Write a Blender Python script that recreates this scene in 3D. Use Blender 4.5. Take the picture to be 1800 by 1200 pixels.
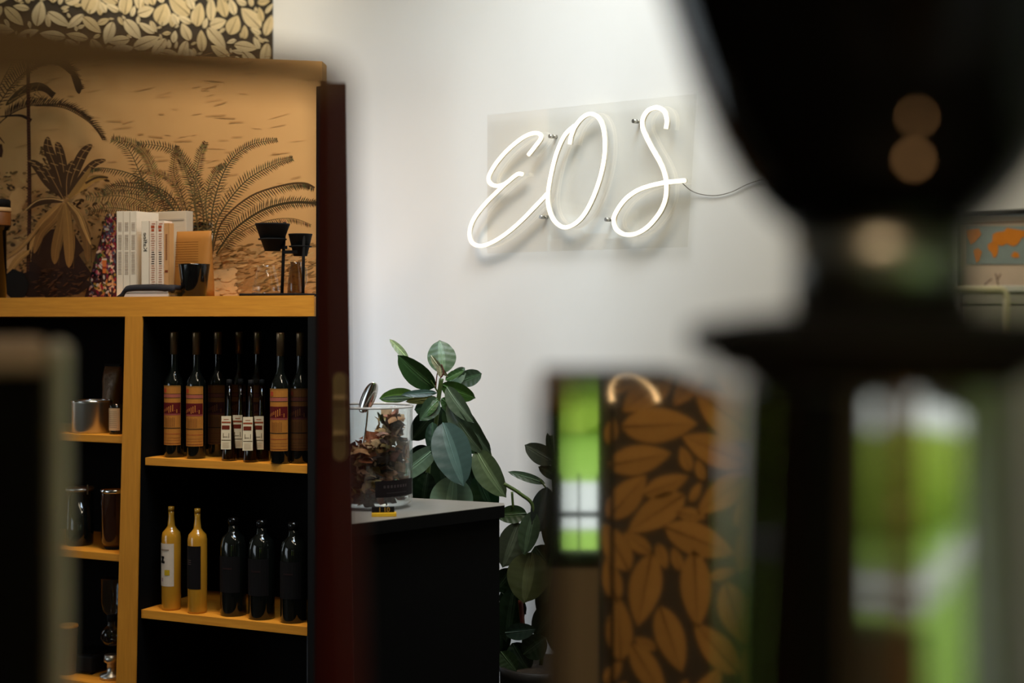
import bpy, bmesh, math, random
from mathutils import Vector, Matrix
random.seed(7)
PI = math.pi
for o in list(bpy.data.objects): bpy.data.objects.remove(o)
SC = bpy.context.scene
COL = SC.collection
# ------------------------------------------------------------------ camera, world, lights, exposure
CZ = 1.60; F = 2500.0; HX = 900.0; HY = 560.0
cd = bpy.data.cameras.new('camera'); cam = bpy.data.objects.new('camera', cd); COL.objects.link(cam)
cam.location = (0, 0, CZ); cam.rotation_euler = (PI/2, 0, 0)
cd.sensor_width = 36; cd.lens = 50; cd.shift_y = -40/1800
cd.clip_start = .02; cd.clip_end = 100
cd.dof.use_dof = True; cd.dof.focus_distance = 3.42; cd.dof.aperture_fstop = 2.2
SC.camera = cam
vs = SC.view_settings
vs.view_transform = 'Standard'; vs.look = 'None'; vs.gamma = 1; vs.exposure = 0; vs.use_curve_mapping = False
w = bpy.data.worlds.new('world'); SC.world = w; w.use_nodes = True
wn = w.node_tree.nodes; wn['Background'].inputs[0].default_value = (.86, .93, 1, 1); wn['Background'].inputs[1].default_value = 1.6

def area(name, loc, target, sx, sy, power, col, spread=180):
    l = bpy.data.lights.new(name, 'AREA'); l.shape = 'RECTANGLE'; l.size = sx; l.size_y = sy
    l.energy = power; l.color = col; l.spread = math.radians(spread)
    o = bpy.data.objects.new(name, l); COL.objects.link(o); o.location = loc
    o.rotation_euler = (Vector(target)-Vector(loc)).to_track_quat('-Z', 'Y').to_euler()
    return o
area('window_daylight', (-4.35, 0.9, 1.75), (0.4, 3.3, 1.35), 2.2, 1.6, 2.5, (.80, .90, 1), 62)
area('wall_fill_cool', (-.02, 2.6, 3.30), (-.36, 4.25, 1.0), .9, .7, 10, (.66, .83, 1), 84)  # added cool fill for the lower white wall; the ceiling has no opening
area('wall_fill_left', (-1.28, 4.34, 1.25), (-.02, 3.85, 1.2), .42, 1.5, 7, (.66, .81, 1), 150)  # added fill hidden behind the partition, brightens the wall from the left
area('wall_strip_fill', (-.48, 2.98, 3.3), (-.02, 3.85, .7), 1.5, .3, 7, (1, .90, .74), 110)  # added strip fill along the white wall, mainly for its left part
area('paper_wall_fill', (-1.25, 4.25, 3.3), (-1.05, 4.68, 2.4), .7, .1, 3.2, (1, .92, .78), 80)  # added fill that brightens the leaf wallpaper
area('bar_fill', (-.25, -.7, 3.2), (-.05, .6, 1.5), .7, .7, 1.6, (1, .72, .42), 50)  # added fill behind the camera for the fronts of the near objects
area('ceiling_wash', (-.35, 1.9, 3.25), (.45, 3.15, 1.7), 1.6, .3, 5, (1, .86, .62), 110)
area('shelf_spot', (-.92, 3.22, 3.25), (-.70, 3.72, 1.2), .7, .12, 2.1, (1, .64, .34), 70)
area('counter_fill', (.6, 1.6, 3.25), (.35, 3.0, 1.1), .25, .25, 3, (1, .85, .66), 120)  # added fill to brighten jar and husks
area('rear_partition_fill', (1.1, -.4, 3.2), (.5, -1.3, 1.4), .3, .3, 9, (1, .7, .42), 100)  # added fill so the mirrored leaf wallpaper is bright enough

# ------------------------------------------------------------------ helpers
def lin(c):
    return tuple(((x/255)/12.92 if x/255 <= .04045 else ((x/255+.055)/1.055)**2.4) for x in c)

def mat(name, col, rough=.5, metal=0, spec=.5, var=.12, scale=30, bump=0, emit=None, es=0, trans=0, ior=1.45, coat=0, col2=None, stretch=(1, 1, 1), attr=False):
    m = bpy.data.materials.new(name); m.use_nodes = True
    nt = m.node_tree; b = nt.nodes['Principled BSDF']
    L = nt.links.new
    b.inputs['Roughness'].default_value = rough; b.inputs['Metallic'].default_value = metal
    b.inputs['Specular IOR Level'].default_value = spec
    b.inputs['Transmission Weight'].default_value = trans; b.inputs['IOR'].default_value = ior
    b.inputs['Coat Weight'].default_value = coat
    tc = nt.nodes.new('ShaderNodeTexCoord'); mp = nt.nodes.new('ShaderNodeMapping'); mp.inputs['Scale'].default_value = stretch
    L(tc.outputs['Object'], mp.inputs[0])
    nz = nt.nodes.new('ShaderNodeTexNoise'); nz.inputs['Scale'].default_value = scale; nz.inputs['Detail'].default_value = 5
    L(mp.outputs[0], nz.inputs[0])
    mx = nt.nodes.new('ShaderNodeMix'); mx.data_type = 'RGBA'
    if col2 is None:
        c1 = tuple(x*(1-var) for x in col); c2 = tuple(min(1, x*(1+var)) for x in col)
    else: c1, c2 = col, col2
    mx.inputs[6].default_value = (*c1, 1); mx.inputs[7].default_value = (*c2, 1)
    L(nz.outputs['Fac'], mx.inputs[0])
    src = mx.outputs[2]
    if attr:
        a = nt.nodes.new('ShaderNodeAttribute'); a.attribute_name = 'Col'
        mm = nt.nodes.new('ShaderNodeMix'); mm.data_type = 'RGBA'; mm.blend_type = 'MULTIPLY'; mm.inputs[0].default_value = 1
        L(a.outputs['Color'], mm.inputs[6]); L(mx.outputs[2], mm.inputs[7]); src = mm.outputs[2]
    L(src, b.inputs['Base Color'])
    if bump:
        bp = nt.nodes.new('ShaderNodeBump'); bp.inputs['Strength'].default_value = bump; bp.inputs['Distance'].default_value = .002
        L(nz.outputs['Fac'], bp.inputs['Height']); L(bp.outputs[0], b.inputs['Normal'])
    if emit:
        b.inputs['Emission Color'].default_value = (*emit, 1); b.inputs['Emission Strength'].default_value = es
    return m

class MB:
    def __init__(s): s.v = []; s.f = []; s.c = []; s.sm = []
    def add(s, vs_, fs, col=None, smooth=False):
        n = len(s.v); s.v += [tuple(v) for v in vs_]
        for f in fs:
            s.f.append([i+n for i in f]); s.c.append(col); s.sm.append(smooth)
        return s
    def box(s, x0, x1, y0, y1, z0, z1, bev=0, col=None):
        b = bmesh.new(); bmesh.ops.create_cube(b, size=1)
        for v in b.verts: v.co = Vector(((x0+x1)/2+v.co.x*(x1-x0), (y0+y1)/2+v.co.y*(y1-y0), (z0+z1)/2+v.co.z*(z1-z0)))
        if bev: bmesh.ops.bevel(b, geom=b.edges[:], offset=bev, segments=2, affect='EDGES', profile=.5)
        b.verts.index_update()
        s.add([v.co[:] for v in b.verts], [[v.index for v in f.verts] for f in b.faces], col); b.free(); return s
    def hexa(s, p, col=None):   # 8 points: bottom 4 (ccw), top 4
        return s.add(p, [(0, 3, 2, 1), (4, 5, 6, 7), (0, 1, 5, 4), (1, 2, 6, 5), (2, 3, 7, 6), (3, 0, 4, 7)], col)
    def lathe(s, prof, n=28, cx=0, cy=0, z0=0, col=None, smooth=True, a0=0, a1=2*PI):
        full = abs(a1-a0-2*PI) < 1e-6; k = n if full else n+1
        vs_ = []
        for r, z in prof:
            for i in range(k):
                a = a0+(a1-a0)*i/n; vs_.append((cx+r*math.cos(a), cy+r*math.sin(a), z0+z))
        fs = []
        for j in range(len(prof)-1):
            for i in range(n):
                i2 = (i+1) % k
                fs.append((j*k+i, j*k+i2, (j+1)*k+i2, (j+1)*k+i))
        s.add(vs_, fs, col, smooth)
        if full:
            if prof[0][0] > 1e-5: s.add(vs_[:k], [list(range(k))[::-1]], col)
            if prof[-1][0] > 1e-5: s.add(vs_[-k:], [list(range(k))], col)
        return s
    def tube(s, pts, r, n=10, col=None, cap=True):
        pts = [Vector(p) for p in pts]; vs_ = []; N = len(pts)
        up = Vector((0.13, .31, .94)).normalized()
        t0 = (pts[1]-pts[0]).normalized(); a = t0.cross(up).normalized()
        for i, p in enumerate(pts):
            t = (pts[min(i+1, N-1)]-pts[max(i-1, 0)]).normalized()
            a = (a-t*a.dot(t)).normalized(); b = t.cross(a)
            rr = r[i] if isinstance(r, (list, tuple)) else r
            for k in range(n):
                g = 2*PI*k/n; vs_.append(p+a*rr*math.cos(g)+b*rr*math.sin(g))
        fs = [(j*n+i, j*n+(i+1) % n, (j+1)*n+(i+1) % n, (j+1)*n+i) for j in range(N-1) for i in range(n)]
        s.add(vs_, fs, col, True)
        if cap: s.add(vs_[:n], [list(range(n))[::-1]], col); s.add(vs_[-n:], [list(range(n))], col)
        return s
    def build(s, name, m, parent=None, loc=None, smooth=None):
        me = bpy.data.meshes.new(name)
        L = Vector(loc) if loc is not None else Vector((0, 0, 0))
        me.from_pydata([tuple(Vector(v)-L) for v in s.v], [], s.f)
        if any(c is not None for c in s.c):
            ca = me.color_attributes.new('Col', 'FLOAT_COLOR', 'CORNER')
            i = 0
            for p, c in zip(me.polygons, s.c):
                cc = (*(c or (1, 1, 1)), 1)
                for _ in range(p.loop_total): ca.data[i].color = cc; i += 1
        for p, q in zip(me.polygons, s.sm): p.use_smooth = q if smooth is None else smooth
        me.materials.append(m)
        bm = bmesh.new(); bm.from_mesh(me)
        if not any(c is not None for c in s.c):
            bmesh.ops.remove_doubles(bm, verts=bm.verts, dist=1e-6)
            bmesh.ops.recalc_face_normals(bm, faces=bm.faces)
        bm.to_mesh(me); bm.free()
        o = bpy.data.objects.new(name, me); COL.objects.link(o)
        if parent is not None: o.parent = parent
        elif loc is not None: o.location = loc
        return o

def tag(o, label=None, cat=None, group=None, kind=None):
    if label: o['label'] = label
    if cat: o['category'] = cat
    if group: o['group'] = group
    if kind: o['kind'] = kind
    return o
def thing(name, loc, label, cat, rz=0, group=None):
    o = bpy.data.objects.new(name, None); o.empty_display_size = .05; COL.objects.link(o)
    o.location = loc; o.rotation_euler = (0, 0, rz); tag(o, label, cat, group); return o
def dup(root, loc, label=None, rz=None, scale=None):
    r = root.copy(); COL.objects.link(r); r.location = loc
    if rz is not None: r.rotation_euler = (0, 0, rz)
    if scale: r.scale = (scale,)*3
    if label: r['label'] = label
    for ch in [c for c in COL.objects if c.parent == root]:
        c = ch.copy(); COL.objects.link(c); c.parent = r
        for g in [q for q in COL.objects if q.parent == ch]:
            d = g.copy(); COL.objects.link(d); d.parent = c
    return r
def struct(mb, name, m, parent=None):
    o = mb.build(name, m, parent)
    if parent is None: o['kind'] = 'structure'
    return o
def P(px, py, d):          # a point at distance d seen in direction (px, py)
    return Vector(((px-HX)/F*d, d, CZ-(py-HY)/F*d))
def onplane(px, py, n, c):
    n = Vector((n[0], n[1])); t = c/(n.x*(px-HX)/F+n.y)
    return P(px, py, t)
def smoothpath(pts, k=6):
    pts = [Vector(p) for p in pts]; out = []
    for i in range(len(pts)-1):
        p0 = pts[max(i-1, 0)]; p1 = pts[i]; p2 = pts[i+1]; p3 = pts[min(i+2, len(pts)-1)]
        for j in range(k):
            t = j/k
            out.append(.5*((2*p1)+(p2-p0)*t+(2*p0-5*p1+4*p2-p3)*t*t+(3*p1-p0-3*p2+p3)*t**3))
    out.append(pts[-1]); return out

# planes of the place
NW = Vector((1.25, .95)); NWl = NW.length; NWn = NW/NWl; CW = 3.55/NWl          # white wall
def WALL(px, py, off=0): return onplane(px, py, NWn, CW-off)
NS = Vector((.5, 1.1)); NSl = NS.length; NSn = NS/NSl; CS = 3.5/NSl              # shelf front
def SH(px, py, dep=0): return onplane(px, py, NSn, CS+dep)
SRZ = math.atan2(-.5, 1.1)                                                        # shelf frame rotation about z
SEX = Vector((1.1/NSl, -.5/NSl, 0)); SEY = Vector((.5/NSl, 1.1/NSl, 0))
SORG = Vector((0, CS/NSn.y, 0))
SORG = SEY*CS                                                                      # foot of the perpendicular on the front plane
def S3(u, dep, z): return SORG+SEX*u+SEY*dep+Vector((0, 0, z))
def SU(px, dep=0): return (SH(px, 560, dep)-SORG).dot(SEX)
A_ = Vector((-.806, 4.797))
NP = Vector((-.4, .9328)); NPl = NP.length; NPn = NP/NPl; CP = 4.797/NPl          # leaf wallpaper wall
CP = NPn.dot(A_)
def PAPER(px, py, off=0): return onplane(px, py, NPn, CP-off)

# ------------------------------------------------------------------ materials
M = {}
M['plaster'] = mat('plaster', (.80, .80, .78), .85, var=.02, scale=6, bump=.08)
M['paperdark'] = mat('wallpaper_ground', lin((58, 50, 38)), .8, var=.2)
M['print'] = mat('print', (1, 1, 1), .75, var=.1, scale=60, attr=True, col2=(.8, .8, .8), spec=.2)
M['printgloss'] = mat('print_gloss', (1, 1, 1), .4, attr=True, col2=(.9, .9, .9))
M['floor'] = mat('floor_boards', (.12, .08, .05), .5, var=.3, scale=12)
M['ceiling'] = mat('ceiling_paint', (.55, .52, .48), .9, var=.03)
M['oak'] = mat('oiled_oak', (.56, .20, .016), .5, spec=.12, scale=9, col2=(.86, .38, .045), stretch=(1.2, 14, 14), bump=.12)
M['oakv'] = mat('oiled_oak_upright', (.50, .185, .014), .5, spec=.12, scale=9, col2=(.80, .34, .04), stretch=(14, 14, 1.0), bump=.12)
M['black'] = mat('black_board', (.004, .004, .004), .8, var=.2, spec=.06)
M['hopper'] = mat('black_hopper', (.004, .004, .004), .04, var=.2, spec=.5)
M['blackgloss'] = mat('black_gloss', (.004, .004, .004), .12, var=.2, spec=.5)
M['blackmatte'] = mat('black_plastic', (.005, .005, .005), .75, var=.2, spec=.2)
M['maroon'] = mat('mahogany_lacquer', (.050, .0045, .0035), .4, var=.25, scale=20, stretch=(20, 20, 1), spec=.25)
M['brass'] = mat('aged_brass', (.42, .28, .11), .4, metal=.2, var=.15, scale=50)
M['steel'] = mat('polished_steel', (.86, .84, .80), .03, metal=1, var=.01)
M['steeldark'] = mat('dark_polished_steel', (.58, .55, .48), .05, metal=1, var=.02)
M['steelb'] = mat('brushed_steel', (.55, .54, .50), .35, metal=1, var=.05)
M['brownrim'] = mat('brown_lacquer', lin((92, 68, 40)), .5, var=.08, scale=12)
M['neon'] = mat('neon_light', (.9, .9, .85), .4, var=0, emit=(1, .86, .60), es=1.5)
M['neonback'] = mat('neon_backing', (.75, .7, .6), .5, var=.02)
M['lamp'] = mat('arc_glow_light', (.9, .8, .6), .4, var=0, emit=(1, .62, .28), es=2.0)
M['flame'] = mat('flame_light', (.9, .6, .3), .4, var=0, emit=(1, .50, .18), es=48)
def clear(name, tint, rough=0.0, mixf=.10):
    m = bpy.data.materials.new(name); m.use_nodes = True; nt = m.node_tree
    for n in list(nt.nodes):
        if n.type != 'OUTPUT_MATERIAL': nt.nodes.remove(n)
    out = nt.nodes['Material Output']; g = nt.nodes.new('ShaderNodeBsdfGlossy'); g.inputs['Roughness'].default_value = rough+.02
    g.inputs['Color'].default_value = (1, 1, 1, 1)
    t = nt.nodes.new('ShaderNodeBsdfTransparent'); t.inputs['Color'].default_value = (*tint, 1)
    lw = nt.nodes.new('ShaderNodeLayerWeight'); lw.inputs['Blend'].default_value = .5
    pw_ = nt.nodes.new('ShaderNodeMath'); pw_.operation = 'POWER'; pw_.inputs[1].default_value = 3.5; nt.links.new(lw.outputs['Facing'], pw_.inputs[0])
    fr = nt.nodes.new('ShaderNodeMath'); fr.operation = 'MULTIPLY_ADD'; fr.inputs[1].default_value = .7*min(1, mixf*10); fr.inputs[2].default_value = .3*mixf; nt.links.new(pw_.outputs[0], fr.inputs[0])
    nz = nt.nodes.new('ShaderNodeTexNoise'); nz.inputs['Scale'].default_value = 20
    mh = nt.nodes.new('ShaderNodeMath'); mh.operation = 'MULTIPLY_ADD'; mh.inputs[1].default_value = mixf*.2
    nt.links.new(nz.outputs['Fac'], mh.inputs[0]); nt.links.new(fr.outputs[0], mh.inputs[2])
    mx = nt.nodes.new('ShaderNodeMixShader'); nt.links.new(mh.outputs[0], mx.inputs[0])
    nt.links.new(t.outputs[0], mx.inputs[1]); nt.links.new(g.outputs[0], mx.inputs[2]); nt.links.new(mx.outputs[0], out.inputs[0])
    return m
M['glass'] = clear('clear_glass', (.95, .97, .96))
M['glassedge'] = clear('thick_glass', (.80, .84, .84))
M['acrylic'] = clear('clear_acrylic', (.992, .99, .98), 0, .085)
M['smoke'] = clear('smoky_glass', (.45, .38, .28))
M['darkglass'] = mat('dark_bottle_glass', (.004, .005, .004), .06, var=.1, coat=.3)
M['whitem'] = mat('white_paper', (.78, .76, .72), .7, var=.04)
M['cream'] = mat('cream_enamel', (.62, .56, .36), .4, var=.04)
M['custard'] = mat('egg_liqueur_glass', (.47, .22, .018), .12, var=.06, scale=10, coat=.6)
M['soil'] = mat('bark_mulch', (.03, .02, .012), .9, var=.5, scale=60, bump=1)
M['pot'] = mat('dark_planter', (.012, .011, .010), .5, var=.2)
M['chrome'] = mat('chrome', (.8, .8, .8), .12, metal=1, var=.02)

# ------------------------------------------------------------------ the room
H = 3.35
def wallslab(mb, a, b, z0, z1, th):     # slab along a->b, thickness to the left-hand side of a->b is outside (th)
    a = Vector(a); b = Vector(b); d = (b-a).normalized(); n = Vector((-d.y, d.x))*th
    mb.hexa([(a.x, a.y, z0), (b.x, b.y, z0), (b.x+n.x, b.y+n.y, z0), (a.x+n.x, a.y+n.y, z0),
             (a.x, a.y, z1), (b.x, b.y, z1), (b.x+n.x, b.y+n.y, z1), (a.x+n.x, a.y+n.y, z1)])
A = (A_.x, A_.y); B = (5.42, -3.4); Cc = (-4.5, -3.4)
XL = -4.5; YL = (CP-NPn.x*XL)/NPn.y; D_ = (XL, YL)
mb = MB(); wallslab(mb, B, A, 0, H, -.1); struct(mb, 'wall_right', M['plaster'])
mb = MB(); wy = lambda x: (x, (CP-NPn.x*x)/NPn.y)
wallslab(mb, A, wy(-1.5), 0, H, -.1); wallslab(mb, wy(-1.5), wy(-2.9), 0, .9, -.1); wallslab(mb, wy(-1.5), wy(-2.9), 2.1, H, -.1); wallslab(mb, wy(-2.9), D_, 0, H, -.1); wl = struct(mb, 'wall_back', M['paperdark'])
# left wall with an opening
mb = MB()
wallslab(mb, D_, (XL, 2.0), 0, H, -.1); wallslab(mb, (XL, 2.0), (XL, -.2), 0, .95, -.1); wallslab(mb, (XL, 2.0), (XL, -.2), 2.55, H, -.1); wallslab(mb, (XL, -.2), Cc, 0, H, -.1)
struct(mb, 'wall_left', M['plaster'])
# rear wall (behind the camera): opening A x -1.6..0.09, opening B .155..1.3, glazed door 1.7..4.6
mb = MB()
def rw(x0, x1, z0, z1): mb.box(x0, x1, -3.5, -3.4, z0, z1)
rw(XL, -1.6, 0, H); rw(-1.6, 1.3, 0, .80); rw(-1.6, 1.3, 2.6, H); rw(-.9, .105, .80, 2.6); rw(1.3, 1.4, 0, H); rw(1.4, 4.7, 2.5, H); rw(4.7, 5.5, 0, H)
struct(mb, 'wall_rear', mat('brown_plaster', lin((150, 128, 98)), .85, var=.04, scale=6))
def room_plate(z0, z1):
    p = [A, B, Cc, D_]; mbb = MB()
    mbb.add([(q[0], q[1], z0) for q in p]+[(q[0], q[1], z1) for q in p], [(0, 1, 2, 3), (7, 6, 5, 4)]+[(i, (i+1) % 4, (i+1) % 4+4, i+4) for i in range(4)])
    return mbb
struct(room_plate(-.1, 0), 'floor', M['floor']); struct(room_plate(H, H+.1), 'ceiling', M['ceiling'])
def window_rect(name, x0, x1, z0, z1, y, m='blackmatte'):
    f = MB(); t = .045
    f.box(x0, x0+t, y-.04, y+.04, z0, z1); f.box(x1-t, x1, y-.04, y+.04, z0, z1)
    f.box(x0+t, x1-t, y-.04, y+.04, z0, z0+t); f.box(x0+t, x1-t, y-.04, y+.04, z1-t, z1)
    o = struct(f, name, M[m])
    g = MB(); g.box(x0+t, x1-t, y-.006, y+.006, z0+t, z1-t); g.build('pane', M['glass'], o)
    return o
window_rect('window_1', -1.6, -.9, .80, 2.6, -3.45)
window_rect('window_2', .105, 1.3, .80, 2.6, -3.45)
window_rect('door_2', 1.4, 3.05, 0.01, 2.5, -3.45); window_rect('door_3', 3.05, 4.7, 0.01, 2.5, -3.45)
f = MB(); y0, y1, z0, z1 = -.2, 2.0, .95, 2.55
f.box(XL-.09, XL-.01, y0, y0+.05, z0, z1); f.box(XL-.09, XL-.01, y1-.05, y1, z0, z1); f.box(XL-.09, XL-.01, y0, y1, z0, z0+.05); f.box(XL-.09, XL-.01, y0, y1, z1-.05, z1); f.box(XL-.09, XL-.01, .87, .93, z0, z1)
o = struct(f, 'window_3', M['whitem']); g = MB(); g.box(XL-.055, XL-.045, y0+.05, y1-.05, z0+.05, z1-.05); g.build('pane', M['glass'], o)

f = MB()
for (xa_, xb_, za_, zb_) in ((-1.5, -1.55, .9, 2.1), (-2.85, -2.9, .9, 2.1), (-2.18, -2.22, .9, 2.1), (-1.5, -2.9, .9, .95), (-1.5, -2.9, 2.05, 2.1)): wallslab(f, wy(xa_), wy(xb_), za_, zb_, -.05)
o = struct(f, 'window_4', M['whitem'])
g = MB(); a_, b_ = Vector(wy(-1.55)), Vector(wy(-2.85)); off_ = Vector((.02*-NPn.x*-1, .02)); wallslab(g, a_+off_, b_+off_, .95, 2.05, -.006); g.build('pane', M['glass'], o)
# outdoors behind the camera (seen in the polished steel)
M['lawn'] = mat('lawn_grass', (.22, .42, .04), .9, scale=3, col2=(.42, .62, .10))
M['hedge'] = mat('hedge_leaves', (.26, .40, .03), .9, scale=5, col2=(.60, .72, .12), bump=1)
M['paving'] = mat('pale_paving', (.75, .74, .72), .9, var=.04)
mb = MB(); mb.box(-22, 24, -30, -3.5, -.12, -.02); tag(mb.build('lawn', M['lawn']), kind='structure')
mb = MB(); mb.box(-22, 24, -12.8, -9.7, -.019, .0); tag(mb.build('path', M['paving']), kind='structure')
mb = MB()
n, k = 60, 10
vs_ = []
for j in range(k+1):
    for i in range(n+1):
        vs_.append((-20+42*i/n, -19-.8*math.sin(j/k*PI)*-1+random.uniform(-.35, .35), 4.6*j/k+random.uniform(-.15, .15)*(j > 0)))
mb.add(vs_, [(j*(n+1)+i, j*(n+1)+i+1, (j+1)*(n+1)+i+1, (j+1)*(n+1)+i) for j in range(k) for i in range(n)])
mb.box(-20, 22, -20.5, -19.6, 0, 4.4)
tag(mb.build('hedge', M['hedge']), 'tall green garden hedge beyond the lawn, mirrored in the steel', 'hedge')
rl = thing('garden_railing', (-.2, -4.8, 0), 'thin dark garden railing outside the rear window', 'railing')
mb = MB(); mb.tube([(-1.6, 0, .78), (3.2, 0, .78)], .012, 6); mb.build('rail', M['blackmatte'], rl)
mb = MB(); mb.tube([(-1.6, 0, .12), (3.2, 0, .12)], .012, 6); mb.build('rail', M['blackmatte'], rl)
bar = None
for i in range(61):
    if bar is None:
        mb = MB(); mb.tube([(0, 0, -.02), (0, 0, .95)], .005, 5); bar = mb.build('baluster', M['blackmatte'], rl); b_ = bar
    else: b_ = bar.copy(); COL.objects.link(b_)
    b_.location = (-1.6+.08*i, 0, 0)

# ------------------------------------------------------------------ prints
def leafpoly(L_, W_, n=9, tipk=1.25):
    """outline of one leaf along +x, base at 0"""
    up = []
    for i in range(n+1):
        t = i/n; up.append((t*L_, .5*W_*math.sin(PI*t**.85)**.8 if 0 < t < 1 else 0))
    return up
def print_leaf(mb, fn, x, y, ang, L_, W_, layer, col, vein, vmin=0):
    ca, sa = math.cos(ang), math.sin(ang)
    def q(a, b, e=0): return fn(x+a*ca-b*sa, y+a*sa+b*ca, layer+e)
    up = leafpoly(L_, W_)
    for k, sgn in ((0, 1), (1, -1)):
        c = col if k == 0 else tuple(v*.9 for v in col)
        for i in range(len(up)-1):
            (a0, b0), (a1, b1) = up[i], up[i+1]
            mb.add([q(a0, 0), q(a1, 0), q(a1, b1*sgn), q(a0, b0*sgn)], [(0, 1, 2, 3)], c)
    vw = max(W_*.03, vmin)
    mb.add([q(0, -vw, 4e-4), q(L_*.94, -.15*vw, 4e-4), q(L_*.94, .15*vw, 4e-4), q(0, vw, 4e-4)], [(0, 1, 2, 3)], vein)
    # faint side veins
    for i in range(2, 8):
        t = i/9; a = t*L_; b = .5*W_*math.sin(PI*t**.85)**.8*.86
        for sg in (1, -1):
            mb.add([q(a-L_*.06, 0, 3e-4), q(a-L_*.06+vw*.8, 0, 3e-4), q(a+L_*.05, b*sg, 3e-4)], [(0, 1, 2)], tuple(v*.82 for v in col))
# leaf wallpaper seen at the top left: outlines placed on the wall
wpl = [ # base x,y, tip x,y, width
 (284, 47, 292, 6, 26), (334, 27, 297, -6, 24), (313, 44, 303, 23, 13), (336, 41, 316, 31, 13), (346, 48, 353, 5, 21), (340, 17, 331, -8, 13),
 (371, 38, 371, -6, 17), (397, 31, 386, -9, 20), (358, 51, 364, 31, 9), (368, 46, 398, 36, 21), (403, 62, 418, 27, 26), (413, 27, 404, -3, 15),
 (459, 50, 424, 14, 27), (430, 70, 430, 44, 12), (459, 60, 440, 50, 11), (466, 64, 478, 26, 17), (461, 39, 455, 12, 12), (434, 8, 415, 0, 12), (443, 12, 439, -8, 10), (452, 5, 475, 1, 13), (466, 24, 480, 6, 8), (450, 21, 449, 12, 6)]
def wfn(x, y, l): return PAPER(x, y, .002+l)
mb = MB(); lc = [lin((240, 216, 168)), lin((232, 206, 154)), lin((246, 224, 178))]
vein = lin((90, 66, 34))
pl_px = []
for rep in range(-5, 1):
    ox, oy = rep*127, -rep*-21
    for i, (bx, by, tx, ty, wd) in enumerate(wpl):
        bx2, by2 = bx+ox, by+oy
        if bx2 > 480: continue
        L_ = math.hypot(tx-bx, ty-by); an = math.atan2(ty-by, tx-bx)
        for oy2 in (0,):
            if rep < 0 and bx > 470: continue
            print_leaf(mb, wfn, bx2, by2+oy2, an, L_, wd, 1e-3*(i % 3)*.5+(.002 if oy2 else 0), lc[i % 3], vein, .3)
            pl_px += [(bx2+math.cos(an)*L_*f, by2+oy2+math.sin(an)*L_*f, wd*.42*g) for f, g in ((.15, .6), (.38, 1), (.62, 1), (.85, .6))]
rq = random.Random(8)
for s_ in (46, 40, 26, 17, 11):
    for tries in range(1500):
        L_ = s_*rq.uniform(.85, 1.15); W_ = L_*rq.uniform(.38, .52); an = rq.uniform(0, 2*PI); cx, cy = rq.uniform(-330, 476), rq.uniform(-330, 165)
        circ = [(cx+math.cos(an)*L_*f, cy+math.sin(an)*L_*f, W_*.44*g) for f, g in ((-.32, .6), (-.1, 1), (.12, .95), (.34, .5))]
        if any(a > 479-r1*.5 for a, _, r1 in circ) or any((a-b)**2+(c-d)**2 < ((r1+r2)*.9)**2 for a, c, r1 in circ for b, d, r2 in pl_px): continue
        pl_px += circ; print_leaf(mb, wfn, cx-math.cos(an)*L_/2, cy-math.sin(an)*L_/2, an, L_, W_, 1e-3, lc[tries % 3], vein, .3)
mb.build('leaf_print', M['print'], wl)

# packed leaf wallpaper on a rear partition (seen mirrored in the steel)
struct(MB().box(.157, .44, -1.42, -1.30, 0, 2.7), 'wall_partition', M['paperdark'])
wp = bpy.data.objects['wall_partition']
mb = MB(); placed = []; rr = random.Random(3)
for s_ in (.13, .11, .09, .07, .045):
    for tries in range(900):
        L_ = s_*rr.uniform(.85, 1.15); W_ = L_*rr.uniform(.38, .5); an = rr.uniform(0, 2*PI)
        cx, cy = rr.uniform(.17, .42), rr.uniform(.5, 2.6)
        circ = [(cx+math.cos(an)*L_*f, cy+math.sin(an)*L_*f, W_*.44*g) for f, g in ((-.3, .7), (-.1, 1), (.12, .95), (.33, .55))]
        if any((a-b)**2+(c-d)**2 < ((r1+r2)*.98)**2 for a, c, r1 in circ for b, d, r2 in placed): continue
        if any(a < .16 or a > .435 for a, _, _ in circ): continue
        placed += circ
        def rfn(x, y, l): return Vector((x, -1.298+l, y))
        print_leaf(mb, rfn, cx-math.cos(an)*L_/2, cy-math.sin(an)*L_/2, an, L_, W_, 0, lin((176, 132, 70)), lin((60, 36, 14)))
mb.build('leaf_print', M['print'], wp)

# ------------------------------------------------------------------ shelf partition with palm mural
ZT = 1.6+.056; ZTb = ZT-.050
uL = SU(-200); uR = SU(561)
part = MB()
Z0 = 0; ZTOP = SH(300, 62, .3).z
def sbox(mb, u0, u1, d0, d1, z0, z1, bev=0, col=None):
    if bev:
        t = MB().box(u0, u1, d0, d1, z0, z1, bev); mb.add([S3(*v) for v in t.v], t.f, col); return mb
    mb.hexa([S3(u0, d0, z0), S3(u1, d0, z0), S3(u1, d1, z0), S3(u0, d1, z0), S3(u0, d0, z1), S3(u1, d0, z1), S3(u1, d1, z1), S3(u0, d1, z1)], col)
    return mb
zTl = SH(0, 86, .302).z; zTr = SH(566, 108, .302).z; zTl += (zTl-zTr)*(SU(0, .302)-uL)/(SU(566, .302)-SU(0, .302))
part.hexa([S3(uL, .302, 0), S3(SU(566, .302), .302, 0), S3(SU(574, .36), .36, 0), S3(uL, .36, 0), S3(uL, .302, zTl), S3(SU(566, .302), .302, zTr), S3(SU(574, .36), .36, zTr), S3(uL, .36, zTl)]); pw = struct(part, 'wall_mural', mat('mural_ground', lin((172, 128, 76)), .7, scale=2.6, col2=lin((212, 166, 108)), spec=.2))
mur = MB(); rm = random.Random(11)
def mf(x, y, l=0): return SH(x, y, .300-l)
LAY = [0.0]
def lay():
    LAY[0] += 6e-5; return LAY[0]
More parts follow.
